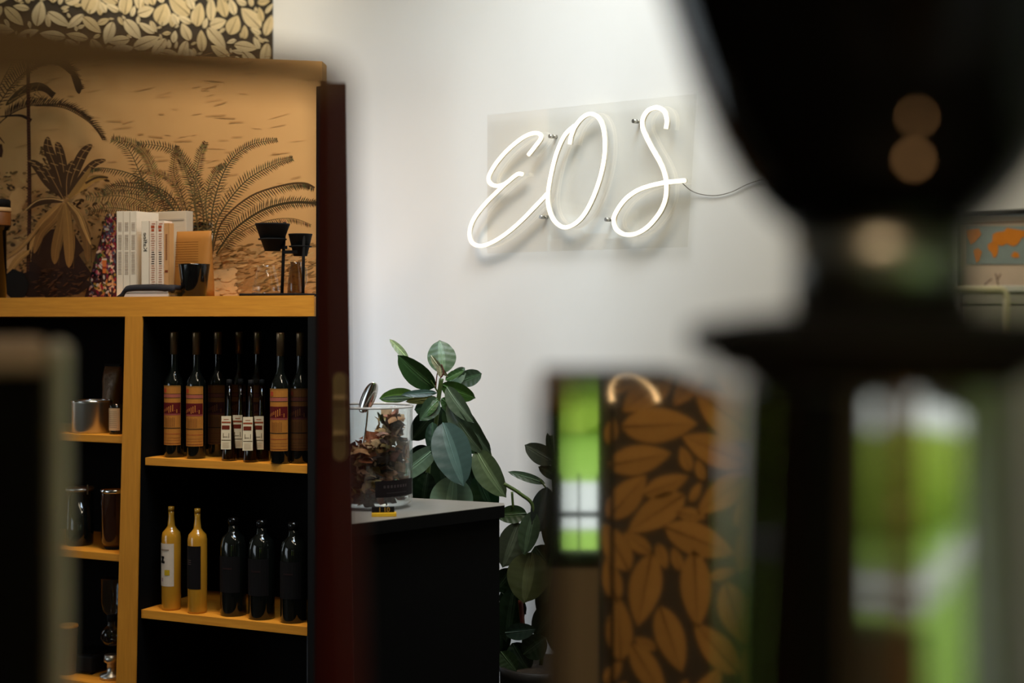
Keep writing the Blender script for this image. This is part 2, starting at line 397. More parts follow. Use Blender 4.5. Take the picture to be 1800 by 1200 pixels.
def dab(x, y, a, b, an, col, l=None):
    l = lay() if l is None else l; n = 7; pts = []
    for i in range(n):
        g = 2*PI*i/n; r_ = rm.uniform(.8, 1.15); u, v = a*math.cos(g)*r_, b*math.sin(g)*r_
        pts.append(mf(x+u*math.cos(an)-v*math.sin(an), y+u*math.sin(an)+v*math.cos(an), l))
    mur.add(pts, [list(range(n))], col)
def ribbon(pts, w0, w1, col, l=None, mid=None):
    l = lay() if l is None else l
    sp = smoothpath([(x, y, 0) for x, y in pts], 5); N = len(sp)
    for i in range(N-1):
        for_ = []
        for j in (i, i+1):
            t = (sp[min(j+1, N-1)]-sp[max(j-1, 0)]).normalized(); f = j/(N-1)
            ww = (w0*(1-f)+w1*f) if mid is None else (w0*(1-f)+w1*f)*.3+mid*math.sin(PI*f)**.7
            for_.append((sp[j].x-t.y*ww/2, sp[j].y+t.x*ww/2, sp[j].x+t.y*ww/2, sp[j].y-t.x*ww/2))
        a, b = for_
        mur.add([mf(a[0], a[1], l), mf(b[0], b[1], l), mf(b[2], b[3], l), mf(a[2], a[3], l)], [(0, 1, 2, 3)], col)
def frond(pts, ll, col, sides=(1, -1), step=3.2, lw=1.8, col2=None, lean=.55, rach=2.0, start=.12, tipl=.35, droop=0):
    """pinnate palm frond: rachis and many tapering leaflets"""
    sp = smoothpath([(x, y, 0) for x, y in pts], 14); N = len(sp)
    acc = 0; tot = sum((sp[i+1]-sp[i]).length for i in range(N-1)); pos = 0; l = lay()
    for i in range(N-1):
        sl = (sp[i+1]-sp[i]).length; pos += sl; acc += sl
        if acc >= step:
            acc = 0; f = pos/tot
            if f < start: continue
            t = (sp[i+1]-sp[i]).normalized(); p = sp[i]
            for s in sides:
                nx, ny = -t.y*s, t.x*s
                k = ll*(tipl+(1-tipl)*math.sin(PI*min(1, .15+f*.85))**.6)*rm.uniform(.8, 1.1)
                dx, dy = nx+t.x*lean+rm.uniform(-.08, .08), ny+t.y*lean+droop; m_ = math.hypot(dx, dy); dx /= m_; dy /= m_
                c = col if (col2 is None or rm.random() < .6) else col2
                c = tuple(v*rm.uniform(.8, 1.2) for v in c); hw = lw/2
                ex, ey = p.x+dx*k, p.y+dy*k+abs(droop)*k*.1
                mxp, myp = p.x+dx*k*.5-dy*0, p.y+dy*k*.5-k*.03
                mur.add([mf(p.x-dy*hw*.6, p.y+dx*hw*.6, l), mf(mxp-dy*hw, myp+dx*hw, l), mf(ex, ey, l), mf(mxp+dy*hw, myp-dx*hw, l), mf(p.x+dy*hw*.6, p.y-dx*hw*.6, l)], [(0, 1, 2, 3, 4)], c)
    ribbon(pts, rach, .7, tuple(v*.8 for v in col))
DK = lin((44, 28, 12)); DK2 = lin((70, 48, 22)); MD = lin((104, 78, 42)); MD2 = lin((132, 100, 58)); LT = lin((198, 158, 100)); GR = lin((78, 70, 42)); GR2 = lin((110, 92, 54)); BR = lin((58, 30, 14))
# paper mottling, clouds and grey wash at the upper left of the print
for i in range(110):
    x, y = rm.uniform(-55, 545), rm.uniform(90, 330)
    dab(x, y, rm.uniform(6, 22), rm.uniform(.4, 1.0), rm.uniform(-.3, .1), lin((178, 134, 82)) if rm.random() < .6 else lin((202, 157, 102)), 1e-5*(i % 5))
# distant scrub left
for i in range(900):
    x = rm.uniform(-58, 190); y = rm.uniform(300, 520)
    if x > 60 and y < 330 and rm.random() < .7: continue
    c = rm.choice([DK2, MD, MD2, LT, MD, lin((168, 128, 78))]); dab(x, y, rm.uniform(2, 7), rm.uniform(1, 3.2), rm.uniform(-.8, .8), c)
for i in range(60): dab(rm.uniform(72, 95), rm.uniform(258, 300), rm.uniform(2, 5), rm.uniform(1, 2.4), rm.uniform(-1, 1), rm.choice([MD, DK2, MD2]))
for x, y, a, b, an in ((28, 350, 16, 22, .4), (20, 365, 20, 12, .3), (38, 440, 26, 6, -.5), (20, 460, 25, 7, -.5)): dab(x, y, a, b, an, lin((196, 152, 98)))
# ground texture lower right of the print
for i in range(500):
    x = rm.uniform(368, 560); y = rm.uniform(430, 522); dab(x, y, rm.uniform(3, 13), rm.uniform(.8, 2.6), rm.uniform(-.6, .1), rm.choice([lin((150, 112, 64)), MD2, lin((204, 164, 108)), lin((188, 146, 92)), lin((196, 154, 98))]))
for i in range(60): dab(rm.uniform(372, 410), rm.uniform(475, 520), rm.uniform(4, 12), rm.uniform(3, 8), 0, lin((206, 168, 116)))
# dark tall palm at the upper left
frond([(-30, 230), (20, 150), (60, 115), (95, 108), (118, 120), (132, 148), (140, 160)], 26, DK, (-1,), 2.0, 2.6, lean=.35, start=.1, tipl=.45)
frond([(-30, 230), (20, 150), (60, 115), (95, 108), (118, 120)], 14, DK2, (1,), 2.6, 2.2, lean=1.0)
ribbon([(60, 110), (95, 104), (115, 112), (126, 130)], 6, 4, DK, mid=16)
ribbon([(127, 128), (136, 145), (139, 165)], 3, 3, DK, mid=13)
ribbon([(10, 185), (40, 160), (70, 152), (95, 166)], 6, 8, lin((66, 50, 26)), mid=14); ribbon([(50, 157), (75, 155), (95, 168)], 4, 12, DK)
ribbon([(15, 180), (35, 168), (60, 158)], 3, 2, MD2)
frond([(-10, 225), (20, 200), (60, 185), (110, 189), (150, 210), (170, 230), (180, 246)], 22, DK, (-1,), 2.4, 2.4, lean=.8, tipl=.5)
frond([(60, 186), (110, 189), (150, 210), (170, 230), (180, 246)], 10, DK2, (-1,), 2.0, 2.4, lean=.5)
ribbon([(0, 205), (35, 203), (55, 212)], 2, 7, DK)
frond([(-20, 190), (10, 130), (36, 80)], 16, DK2, (1,), 4, 1.2)
frond([(-30, 160), (-10, 100), (0, 60)], 16, DK2, (1, -1), 3, 1.6)
for i in range(20): ribbon([(5+i*3, 175+rm.uniform(-25, 20)), (25+i*3, 168+rm.uniform(-25, 20))], 1.6, .5, MD2 if i % 2 else DK2)
ribbon([(-2, 240), (8, 252)], 3, 1, BR); dab(0, 265, 5, 13, 0, BR)
# pole of the tall palm
ribbon([(49, 60), (50, 200), (52, 350), (49, 510)], 6.0, 7.0, BR)
for y in range(70, 512, 5): dab(50, y, 3.6, 1.0, .1, lin((84, 48, 24)))
# banana tree
for pts, wd in (([(114, 350), (100, 300), (85, 262), (84, 240)], 17), ([(114, 350), (112, 300), (104, 262), (98, 250)], 14), ([(116, 348), (90, 325), (68, 295), (52, 282)], 18), ([(112, 350), (95, 320), (78, 290)], 15),
                ([(118, 348), (128, 310), (146, 270), (162, 254)], 17), ([(117, 345), (118, 310), (128, 282)], 14), ([(120, 345), (145, 310), (165, 288), (186, 281)], 12)):
    ribbon(pts, 4, 5, lin((66, 44, 22)), mid=wd); ribbon(pts, 1.4, .8, lin((150, 112, 66)))
    for k in range(4):
        a = pts[min(1+k//2, len(pts)-2)]; b = pts[min(2+k//2, len(pts)-1)]; f = .3+.5*(k % 2)
        x, y = a[0]*(1-f)+b[0]*f, a[1]*(1-f)+b[1]*f; ribbon([(x-wd*.4, y-2), (x+wd*.4, y+2)], .9, .9, lin((180, 138, 86)))
ribbon([(120, 347), (142, 330), (165, 314), (190, 312)], 4, 4, lin((164, 122, 62)), mid=12); ribbon([(150, 322), (170, 312), (190, 312)], 4, 3, DK2)
ribbon([(120, 350), (140, 325), (160, 295)], 4, 3, lin((140, 104, 54)), mid=9)
dab(100, 480, 56, 44, 0, lin((38, 20, 10))); dab(95, 440, 46, 40, 0, lin((48, 28, 13))); dab(60, 500, 44, 26, 0, lin((30, 15, 7))); dab(115, 500, 44, 26, 0, lin((34, 18, 9)))
for pts, wd in (([(112, 354), (90, 352), (65, 357), (45, 370)], 11),):
    ribbon(pts, 3, 3, lin((66, 44, 22)), mid=wd); ribbon([(112, 353), (90, 349), (65, 353), (42, 372)], 2.4, 1.4, lin((186, 146, 92)))
for pts, wd, c in (([(112, 356), (90, 375), (68, 400), (52, 440)], 14, lin((160, 120, 68))), ([(112, 357), (95, 385), (72, 410), (60, 445)], 16, lin((130, 94, 50))), ([(113, 358), (106, 400), (98, 440), (96, 464)], 17, lin((122, 88, 44))),
                   ([(115, 358), (120, 400), (122, 440), (121, 470)], 19, lin((134, 98, 50))), ([(118, 356), (140, 385), (152, 420), (154, 460)], 16, lin((104, 74, 38))), ([(118, 354), (138, 375), (150, 405), (160, 430)], 7, lin((160, 122, 70))),
                   ([(66, 400), (50, 420), (30, 440), (8, 455)], 8, lin((150, 112, 64))), ([(52, 440), (30, 458), (12, 485)], 12, lin((158, 118, 66)))):
    ribbon(pts, 5, 5, c, mid=wd); ribbon(pts, 1.2, .8, tuple(v*1.5 for v in c)); ribbon([(x+wd*.42, y+2) for x, y in pts], 1, 1, tuple(v*.4 for v in c))
dab(28, 500, 24, 26, 0, lin((12, 8, 5)))
for i in range(60): dab(rm.uniform(60, 150), rm.uniform(470, 520), rm.uniform(2, 8), rm.uniform(.6, 1.5), rm.uniform(-.8, .3), lin((70, 44, 24)))
# cycads in the middle and right
ctr = (345, 410)
frond([(300, 400), (278, 330), (262, 262 + 20), (238, 255), (194, 243)], 16, MD, (-1, 1), 2.0, 2.2, GR2)
frond([(262, 350), (240, 290), (222, 258), (196, 244)], 17, GR, (1, -1), 4.2, 1.8, DK2, lean=.5, tipl=.6)
frond([(262, 440), (262, 380), (248, 320), (236, 300)], 20, GR2, (1, -1), 4.2, 1.6, DK2, lean=.3)
for pts, ll, c, sd in (([(360, 430), (355, 360), (335, 300), (300, 262), (240, 252)], 15, GR, (1, -1)), ([(352, 430), (338, 340), (320, 285), (308, 258)], 14, GR2, (1, -1)),
                       ([(352, 430), (342, 340), (350, 280), (362, 250)], 16, GR2, (1, -1)), ([(345, 430), (322, 350), (305, 300), (312, 256)], 13, MD, (1, -1)),
                       ([(340, 430), (305, 350), (250, 322), (195, 324)], 17, DK2, (-1,)), ([(340, 440), (320, 390), (280, 345), (220, 328), (180, 340)], 22, GR, (-1, 1)),
                       ([(330, 440), (300, 360), (240, 310), (180, 295), (158, 300)], 16, GR, (-1,)), ([(300, 430), (270, 370), (220, 345), (150, 348)], 18, GR2, (-1, 1)), ([(300, 430), (250, 380), (200, 365), (150, 372)], 16, GR2, (-1, 1)),
                       ([(330, 400), (310, 330), (280, 305), (245, 302)], 10, MD2, (1, -1)),
                       ([(368, 430), (362, 350), (380, 300), (398, 290)], 12, GR2, (1, -1)),
                       ([(368, 440), (375, 360), (400, 290), (440, 255), (488, 246)], 13, GR, (1, -1)), ([(372, 440), (385, 380), (430, 320), (480, 290), (516, 278)], 15, GR, (1, -1)),
                       ([(372, 450), (390, 390), (440, 345), (500, 325), (535, 322), (553, 330)], 20, GR, (1,)), ([(380, 446), (410, 405), (460, 370), (510, 356), (556, 357)], 17, lin((64, 58, 34)), (1, -1)),
                       ([(380, 450), (420, 410), (470, 388), (515, 384), (548, 395)], 15, MD2, (1,))):
    frond(pts, ll*1.1, c, sd, 1.5, 2.2, DK2, lean=.45, rach=3.2)
for i in range(160):
    x = rm.uniform(300, 400); y = rm.uniform(330, 440); ribbon([(x, y), (x+rm.uniform(8, 18), y-rm.uniform(2, 14))], 1.2, .4, rm.choice([DK2, GR, MD, MD2]))
ribbon([(380, 446), (410, 405), (460, 370), (510, 356), (556, 357)], 3, 5, lin((60, 48, 24)))
ribbon([(372, 450), (390, 390), (440, 345), (500, 325), (535, 322), (553, 330)], 3, 3.5, lin((74, 52, 26)))
mur.build('palm_print', M['print'], pw)

# ------------------------------------------------------------------ shelf unit (top board, uprights, shelves, black back)
sh = thing('shelf_unit', S3(0, 0, 0), 'open oak shelf unit with black back below the palm mural', 'shelf unit')
def spart(mb, name, m): return mb.build(name, m, sh, loc=S3(0, 0, 0))
# build in shelf-local axes so that the grain follows the boards
sh.rotation_euler = (0, 0, SRZ)
def lbox(u0, u1, d0, d1, z0, z1, bev=.0015): return MB().box(u0, u1, d0, d1, z0, z1, bev)
def rbox(u0, pxr, d0, d1, z0, z1, pxl=None):     # board whose right end is cut at an angle
    a, b = SU(pxr, d0), SU(pxr, d1); l0, l1 = (u0, u0) if pxl is None else (SU(pxl, d0), SU(pxl, d1))
    return MB().hexa([(l0, d0, z0), (a, d0, z0), (b, d1, z0), (l1, d1, z0), (l0, d0, z1), (a, d0, z1), (b, d1, z1), (l1, d1, z1)])
rbox(uL, 552.5, 0, .298, ZTb, ZT).build('top_board', M['oak'], sh)
us0, us1 = SU(220), SU(250); ub0, ub1 = SU(204), SU(238); zb = SH(230, 1200).z
ub1B = ub1-(us1-ub1)*zb/(ZTb-zb)+.0005
def upright(t0, t1, b0, b1, name='upright'):
    k = zb/(ZTb-zb); f0 = b0-(t0-b0)*k; f1 = b1-(t1-b1)*k
    mb = MB().hexa([(f0, 0.0, 0), (f1, 0.0, 0), (f1, .298, 0), (f0, .298, 0), (t0, .0, ZTb), (t1, .0, ZTb), (t1, .298, ZTb), (t0, .298, ZTb)])
    return mb.build(name, M['oakv'], sh)
upright(us0, us1, ub0, ub1); upright(SU(-195), SU(-165), SU(-195), SU(-165))
rbox(0, 562, .0, .298, 0, ZTb-.0005, 541).build('side_panel', M['blackmatte'], sh)
MB().hexa([(ub1B, .004, 0), (ub1B+.003, .004, 0), (ub1B+.003, .297, 0), (ub1B, .297, 0), (us1+.0005, .004, ZTb-.001), (us1+.0035, .004, ZTb-.001), (us1+.0035, .297, ZTb-.001), (us1+.0005, .297, ZTb-.001)]).build('inner_shade_sheet', M['black'], sh)  # thin black sheet that paints shade onto the upright's inner side
if 0: MB().hexa([(ub1-.004, .004, .0), (ub1+.006, .004, 0), (ub1+.006, .297, 0), (ub1-.004, .297, 0), (us1+.0005, .004, ZTb-.001), (us1+.0035, .004, ZTb-.001), (us1+.0035, .297, ZTb-.001), (us1+.0005, .297, ZTb-.001)]).build('inner_shade_sheet', M['black'], sh)
zS2, zS3 = 1.247, .859
rbox(us1, 540, .012, .296, zS2-.019, zS2).build('shelf_board', M['oak'], sh)
rbox(SU(243), 540, .012, .296, zS3-.021, zS3).build('shelf_board', M['oak'], sh)
zL1, zL2, zL3 = 1.300, .996, .656
lbox(SU(-165), SU(213), .012, .296, zL1-.02, zL1).build('shelf_board', M['oak'], sh)
lbox(SU(-165), SU(208), .012, .296, zL2-.02, zL2).build('shelf_board', M['oak'], sh)
lbox(SU(-165), SU(203), .012, .296, zL3-.02, zL3).build('shelf_board', M['oak'], sh)
rbox(SU(243), 540, .012, .296, .40, .42).build('shelf_board', M['oak'], sh)
rbox(uL+.01, 545, .299, .3015, 0, ZTb-.002).build('back_panel', M['black'], sh)
mb = MB().box(SU(100), SU(200), .292, .2985, zL3+.0, SH(150, 1052, .29).z); mb.build('dim_wall_sheet', mat('dim_wall_blue', (.10, .12, .15), .6), sh)  # sheet coloured like the dimly lit wall beyond an open back
mb = MB().box(SU(425), SU(536), .292, .2985, .43, SH(480, 1112, .29).z); mb.build('dim_wall_sheet', bpy.data.materials['dim_wall_blue'], sh)

struct(MB().hexa([S3(SU(553, -.006), -.006, 0), S3(SU(574, -.006), -.006, 0), S3(SU(574, .06), .06, 0), S3(SU(553, .06), .06, 0)]+[S3(SU(x, d), d, SH(565, 152, 0).z) for x, d in ((556, -.006), (574, -.006), (574, .06), (556, .06))]), 'trim_2', M['black'])
def sp(px, dep, z):      # stand point on a shelf, and the size of one pixel there
    p = SH(px, 560, dep); return Vector((p.x, p.y, z)), p.y/F

# ---- tall dark bottles
def text_mesh(txt, size, ext=.0002):
    c = bpy.data.curves.new('t', 'FONT'); c.body = txt; c.size = size; c.align_x = 'CENTER'; c.align_y = 'CENTER'
    o = bpy.data.objects.new('t', c); COL.objects.link(o)
    me = bpy.data.meshes.new_from_object(o, depsgraph=None) if False else o.to_mesh()
    vs_ = [v.co.copy() for v in me.vertices]; fs = [list(p.vertices) for p in me.polygons]
    o.to_mesh_clear(); bpy.data.objects.remove(o); return vs_, fs
def wrap(vs_, R, z, a0=-PI/2, e=.0004):   # text plane (x,y) onto a cylinder facing -y
    return [((R+e)*math.cos(a0+v.x/R), (R+e)*math.sin(a0+v.x/R), z+v.y) for v in vs_]
def arcband(mb, R, z0, z1, a, col, e=0.0, a0=-PI/2, n=10):
    for i in range(n):
        g0 = a0-a+2*a*i/n; g1 = a0-a+2*a*(i+1)/n
        mb.add([((R+e)*math.cos(g0), (R+e)*math.sin(g0), z0), ((R+e)*math.cos(g1), (R+e)*math.sin(g1), z0), ((R+e)*math.cos(g1), (R+e)*math.sin(g1), z1), ((R+e)*math.cos(g0), (R+e)*math.sin(g0), z1)], [(0, 1, 2, 3)], col, True)
    return mb
AIM = -PI/2-.30
def tall_bottle(loc, label, dim=1.0):
    t = thing('liqueur_bottle', loc, label, 'bottle', group='tall dark liqueur bottles on the middle shelf')
    R = .0245
    MB().lathe([(.0, .004), (.018, .0), (R-.002, .001), (R, .006), (R, .185), (R-.003, .198), (.014, .212), (.0092, .225), (.0086, .300), (.0086, .303)]).build('bottle_body', M['darkglass'], t)
    MB().lathe([(.0096, .262), (.0096, .300), (.0102, .301), (.0102, .316), (.0096, .319), (0, .3195)], 18).build('cap', mat_cap, t)
    lb = MB(); og = lin((184, 116, 44)); dk = lin((92, 16, 16))
    arcband(lb, R, .032, .182, 1.25, og, .0006, AIM)
    for z0, z1, c in ((.181, .1835, lin((150, 100, 40))), (.153, .162, lin((170, 90, 70))), (.1515, .153, DK2), (.1615, .163, DK2), (.112, .140, dk), (.108, .112, lin((150, 70, 60))), (.074, .0765, DK2), (.060, .0615, lin((170, 80, 40))), (.050, .051, lin((150, 90, 40))), (.044, .045, lin((150, 90, 40))), (.036, .037, dk)):
        arcband(lb, R, z0, z1, 1.2, c, .0009, AIM)
    for k in range(9): arcband(lb, R, .114+.002*(k % 4), .121+.0023*(k % 7), .04, lin((196, 120, 50)), .0012, AIM-.8+.2*k, 2)
    for k in range(8): arcband(lb, R, .0785, .103-.001*(k % 3), .025, lin((120, 70, 30)), .0011, AIM-.5+.15*k, 1)
    arcband(lb, R, .166, .176, .2, lin((190, 70, 40)), .0011, AIM-.5, 3)
    lb.c = [None if c is None else tuple(v*dim for v in c) for c in lb.c]  # scales label colours down to paint in the shade on rear bottles
    lo = lb.build('label', M['print'], t)
    return t
mat_cap = mat('bottle_cap_gold', (.20, .13, .07), .35, metal=.7)
p, s = sp(306, .055, zS2); B0 = tall_bottle(p, 'tall dark bottle with orange label, leftmost on the middle shelf by the oak upright')
for px, dep, lb in ((345, .05, 'tall dark bottle with orange label, second from the oak upright'), (383, .12, 'tall dark bottle in shade just left of the small tagged bottles'), (420, .17, 'tall dark bottle behind the left pair of small tagged bottles'),
                    (453, .17, 'tall dark bottle behind the right pair of small tagged bottles'), (493, .03, 'tall dark bottle with orange label right of the small tagged bottles'), (528, .06, 'tall dark bottle at the right end of the middle shelf')):
    p, s = sp(px, dep, zS2)
    if px in (345, 493): dup(B0, p, lb)
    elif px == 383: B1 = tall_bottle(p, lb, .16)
    else: dup(B1, p, lb)
# ---- small tapered bottles with white tags
def small_bottle(loc, label):
    t = thing('small_bottle', loc, label, 'bottle', group='small tapered glass bottles with white neck tags')
    MB().lathe([(0, .003), (.012, 0), (.0185, .001), (.019, .006), (.0125, .075), (.0078, .115), (.0062, .14), (.0062, .192)], 20).build('bottle_body', M['smoke'], t)
    MB().lathe([(0, .005), (.0172, .0052), (.0112, .078), (.0068, .112), (0, .112)], 16).build('liquid', mat('dark_spirit', (.05, .03, .012), .2), t)
    MB().lathe([(.0068, .188), (.0068, .202), (0, .203)], 14).build('cap', M['blackmatte'], t)
    tg = MB(); W = .0125
    def q(x, z, e=0): return (x-.004, -.0215-e+(.14-z)*-.0+(z-.03)*.05, z)
    def rect(x0, x1, z0, z1, c, e): tg.add([q(x0, z0, e), q(x1, z0, e), q(x1, z1, e), q(x0, z1, e)], [(0, 1, 2, 3)], c)
    wh = lin((226, 206, 170))
    tg.add([q(-W, .030), q(W, .030), q(W*.95, .112), q(-W*.95, .112), q(-W, .030, -.0008), q(W, .030, -.0008), q(W*.95, .112, -.0008), q(-W*.95, .112, -.0008)], [(0, 1, 2, 3), (7, 6, 5, 4), (0, 4, 5, 1), (1, 5, 6, 2), (2, 6, 7, 3), (3, 7, 4, 0)], wh)
    rect(-W*.9, W*.9, .0945, .0985, lin((150, 70, 40)), 4e-4); rect(-W*.85, W*.7, .079, .089, lin((104, 34, 14)), 4e-4)
    rect(-W*.9, W*.9, .052, .0535, DK2, 4e-4); rect(-W*.6, -W*.5, .058, .07, DK2, 4e-4); rect(-W*.5, W*.3, .060, .0612, DK2, 4e-4); rect(W*.5, W*.6, .058, .070, DK2, 4e-4); rect(-W*.5, W*.5, .103, .1045, lin((170, 90, 60)), 4e-4)
    for k in range(5): rect(-W*.7, W*.6, .034+.003*k, .0348+.003*k, lin((190, 160, 120)), 4e-4)
    tg.build('tag', M['print'], t)
    return t
p, s = sp(403, .035, zS2); Q0 = small_bottle(p, 'small tagged glass bottle, leftmost of the four on the middle shelf')
for px, dep, lb in ((423, .075, 'small tagged glass bottle, second from left, set back between two others'), (441, .03, 'small tagged glass bottle, third from left, in the front row'), (460, .065, 'small tagged glass bottle, rightmost of the four, beside a tall bottle')):
    p, s = sp(px, dep, zS2); dup(Q0, p, lb)
# ---- custard bottles and black bottles
CP_ = [(0, .004), (.018, 0), (.0235, .001), (.0245, .006), (.0245, .190), (.022, .203), (.014, .212), (.0095, .219), (.0072, .245), (.0070, .262)]
p, s = sp(301, .05, zS3); t = thing('custard_bottle', p, 'yellow cream liqueur bottle with white label, leftmost on the lower shelf', 'bottle', group=None)
MB().lathe([(r, z*.97) for r, z in CP_]).build('bottle_body', M['custard'], t)
lb = MB(); wh = lin((214, 196, 176)); arcband(lb, .0245, .062, .170, 1.05, wh, .0006, AIM-.25)
arcband(lb, .0245, .152, .156, .6, lin((150, 130, 110)), .0012, AIM-.3)
for z0, z1, a in ((.120, .126, .30), (.126, .132, .16), (.132, .138, .24)): arcband(lb, .0245, z0, z1, a, lin((16, 10, 8)), .0012, AIM-.45, 4)
arcband(lb, .0245, .090, .104, .28, lin((196, 160, 30)), .0012, AIM+.1, 5); arcband(lb, .0245, .074, .083, .12, lin((170, 140, 140)), .0012, AIM-.5, 3)
lb.build('label', M['print'], t)
MB().lathe([(.0078, .250), (.0078, .262), (0, .263)], 16).build('cap', M['custard'], t)
p, s = sp(347, .045, zS3); t2 = thing('custard_bottle', p, 'yellow cream liqueur bottle with black label, second on the lower shelf', 'bottle')
MB().lathe([(r, z*.97) for r, z in CP_]).build('bottle_body', M['custard'], t2)
lb = MB(); arcband(lb, .0245, .062, .170, 1.05, lin((16, 12, 12)), .0006, AIM-.2)
for z0 in (.124, .129, .134): arcband(lb, .0245, z0, z0+.0012, .25, lin((110, 90, 80)), .0012, AIM-.4, 3)
lb.build('label', M['print'], t2); MB().lathe([(.0078, .250), (.0078, .262), (0, .263)], 16).build('cap', M['custard'], t2)
def black_bottle(loc, label):
    t = thing('black_bottle', loc, label, 'bottle', group='squat black bottles on the lower shelf')
    MB().lathe([(0, .004), (.02, 0), (.031, .001), (.0325, .006), (.0325, .175), (.028, .195), (.017, .205), (.0125, .212), (.0125, .232)]).build('bottle_body', M['darkglass'], t)
    MB().lathe([(.0138, .225), (.0138, .243), (0, .244)], 18).build('cap', M['blackgloss'], t)
    lb = MB(); arcband(lb, .0325, .06, .15, 1.0, lin((12, 9, 9)), .0006, AIM); arcband(lb, .0325, .118, .122, .4, lin((40, 22, 20)), .0012, AIM, 4); lb.build('label', M['print'], t)
    return t
p, s = sp(410, .06, zS3); K0 = black_bottle(p, 'squat black bottle right of the two yellow bottles')
for px, lb in ((460, 'squat black bottle in the middle of the three black ones'), (516, 'squat black bottle at the right end of the lower shelf')):
    p, s = sp(px, .055, zS3); dup(K0, p, lb)

# ---- left compartments
p, s = sp(162, .07, zL1); t = thing('steel_canister', p, 'polished steel canister with rolled rim on the upper left shelf', 'canister')
R = 35*s; MB().lathe([(0, 0), (R-.002, 0), (R, .003), (R, .078), (R+.0015, .081), (R, .084), (R-.003, .082), (R-.003, .01), (0, .01)], 36).build('canister_body', M['steelb'], t)
MB().tube([Vector((R*1.005*math.cos(a*PI/16), R*1.005*math.sin(a*PI/16), .083)) for a in range(33)], .0018, 6).build('rim', M['chrome'], t)
p, s = sp(205, .05, zL1); t = thing('labelled_jar', p, 'dark jar with white printed label beside the steel canister', 'jar')
MB().lathe([(0, 0), (.018, 0), (.019, .004), (.019, .066), (.017, .069), (.017, .078), (0, .079)], 24).build('jar_body', M['darkglass'], t)
lb = MB(); arcband(lb, .019, .010, .068, 1.0, lin((220, 184, 140)), .0006, AIM)
for k in range(9): arcband(lb, .019, .018+.005*k, .019+.005*k, .6, lin((150, 110, 80)), .001, AIM, 3)
lb.build('label', M['print'], t)
p, s = sp(199, .19, zL1)
bag = MB(); n = 9; prof = []
for j in range(9):
    f = j/8; wj = (26+ (3*math.sin(f*9)))*s*(1 if f < .8 else .9); dj = .035*(1-f)**.6+.004
    for i in range(12):
        a = 2*PI*i/12; prof.append((wj*(math.copysign(abs(math.cos(a))**.5, math.cos(a)))*.62*(.9+.25*f), dj*math.copysign(abs(math.sin(a))**.5, math.sin(a)), f*.172))
bag.add(prof, [(j*12+i, j*12+(i+1) % 12, (j+1)*12+(i+1) % 12, (j+1)*12+i) for j in range(8) for i in range(12)]+[list(range(96, 108))], None, True)
t = thing('coffee_bag', p, 'crumpled brown foil coffee bag behind the steel canister', 'bag', rz=SRZ)
bag.build('bag_body', mat('brown_foil', (.13, .075, .035), .35, metal=.2, scale=90, bump=1, var=.4), t)
MB().box(-.026, .026, -.005, .005, .170, .176).build('bag_seam', M['blackmatte'], t)
p, s = sp(203, .08, zL2); t = thing('amber_jar', p, 'brown glass storage jar with steel rim next to the oak upright', 'jar')
R = .037; MB().lathe([(0, .008), (R-.008, .006), (R, .02), (R, .150), (R, .152)], 32).build('jar_body', mat('amber_glass', (.035, .012, .006), .1, coat=.5), t)
MB().lathe([(.026, 0), (.030, .007), (0, .008)], 28).build('foot', M['blackmatte'], t)
MB().lathe([(R+.001, .148), (R+.002, .152), (R+.001, .158), (0, .159)], 32).build('lid', M['chrome'], t)
p, s = sp(140, .09, zL2); t = thing('dark_jar', p, 'dark glass jar with thin steel rim on the middle left shelf', 'jar')
MB().lathe([(0, 0), (.034, 0), (.036, .006), (.036, .146)], 28).build('jar_body', M['darkglass'], t)
MB().lathe([(.037, .145), (.038, .149), (.037, .153), (0, .154)], 28).build('lid', M['steelb'], t)
MB().box(.030, .034, -.036, -.032, .138, .165).build('clasp', M['chrome'], t)
p, s = sp(196, .07, zL3); t = thing('siphon_brewer', p, 'glass siphon coffee brewer with round bulb on the bottom left shelf', 'coffee maker')
MB().lathe([(.0, 0), (.030, 0), (.030, .010), (.012, .014), (.012, .040), (.020, .045), (.018, .062), (0, .062)], 24).build('burner', M['steelb'], t)
zc = .112; MB().lathe([(.001, zc-.028)]+[(.028*math.sin(a), zc-.028*math.cos(a)) for a in [k*PI/14 for k in range(2, 13)]]+[(.009, .142), (.009, .160)], 28).build('lower_bulb', M['glassedge'], t)
MB().lathe([(.008, .155), (.010, .166), (.022, .178), (.027, .20), (.028, .262), (.029, .263)], 28).build('upper_chamber', M['glassedge'], t)
MB().tube([(.046, 0, .005), (.046, 0, .15), (.03, 0, .162), (.010, 0, .160)], .004, 8).build('stand_arm', M['blackmatte'], t)
MB().lathe([(.011, .150), (.012, .166), (.009, .168)], 18).build('collar', M['blackmatte'], t)
p, s = sp(118, .06, zL3); t = thing('wooden_cup', p, 'brown wooden cup on the bottom left shelf', 'cup')
MB().lathe([(0, 0), (.021, 0), (.024, .01), (.027, .125), (.0285, .128), (.026, .128), (.022, .02), (0, .02)], 28).build('cup_body', mat('dark_wood_cup', (.14, .075, .035), .5, scale=20, stretch=(8, 8, 1)), t)
MB().lathe([(.0286, .124), (.029, .127), (.0283, .130)], 28).build('rim', M['oak'], t)
p, s = sp(160, .12, zL3); t = thing('black_scale', p, 'low black kitchen scale between cup and siphon brewer', 'scale', rz=SRZ)
MB().box(-.045, .045, -.05, .05, .004, .05, .006).build('scale_body', M['blackmatte'], t); MB().box(-.04, .04, -.045, .045, .05, .054, .001).build('scale_plate', M['blackgloss'], t)
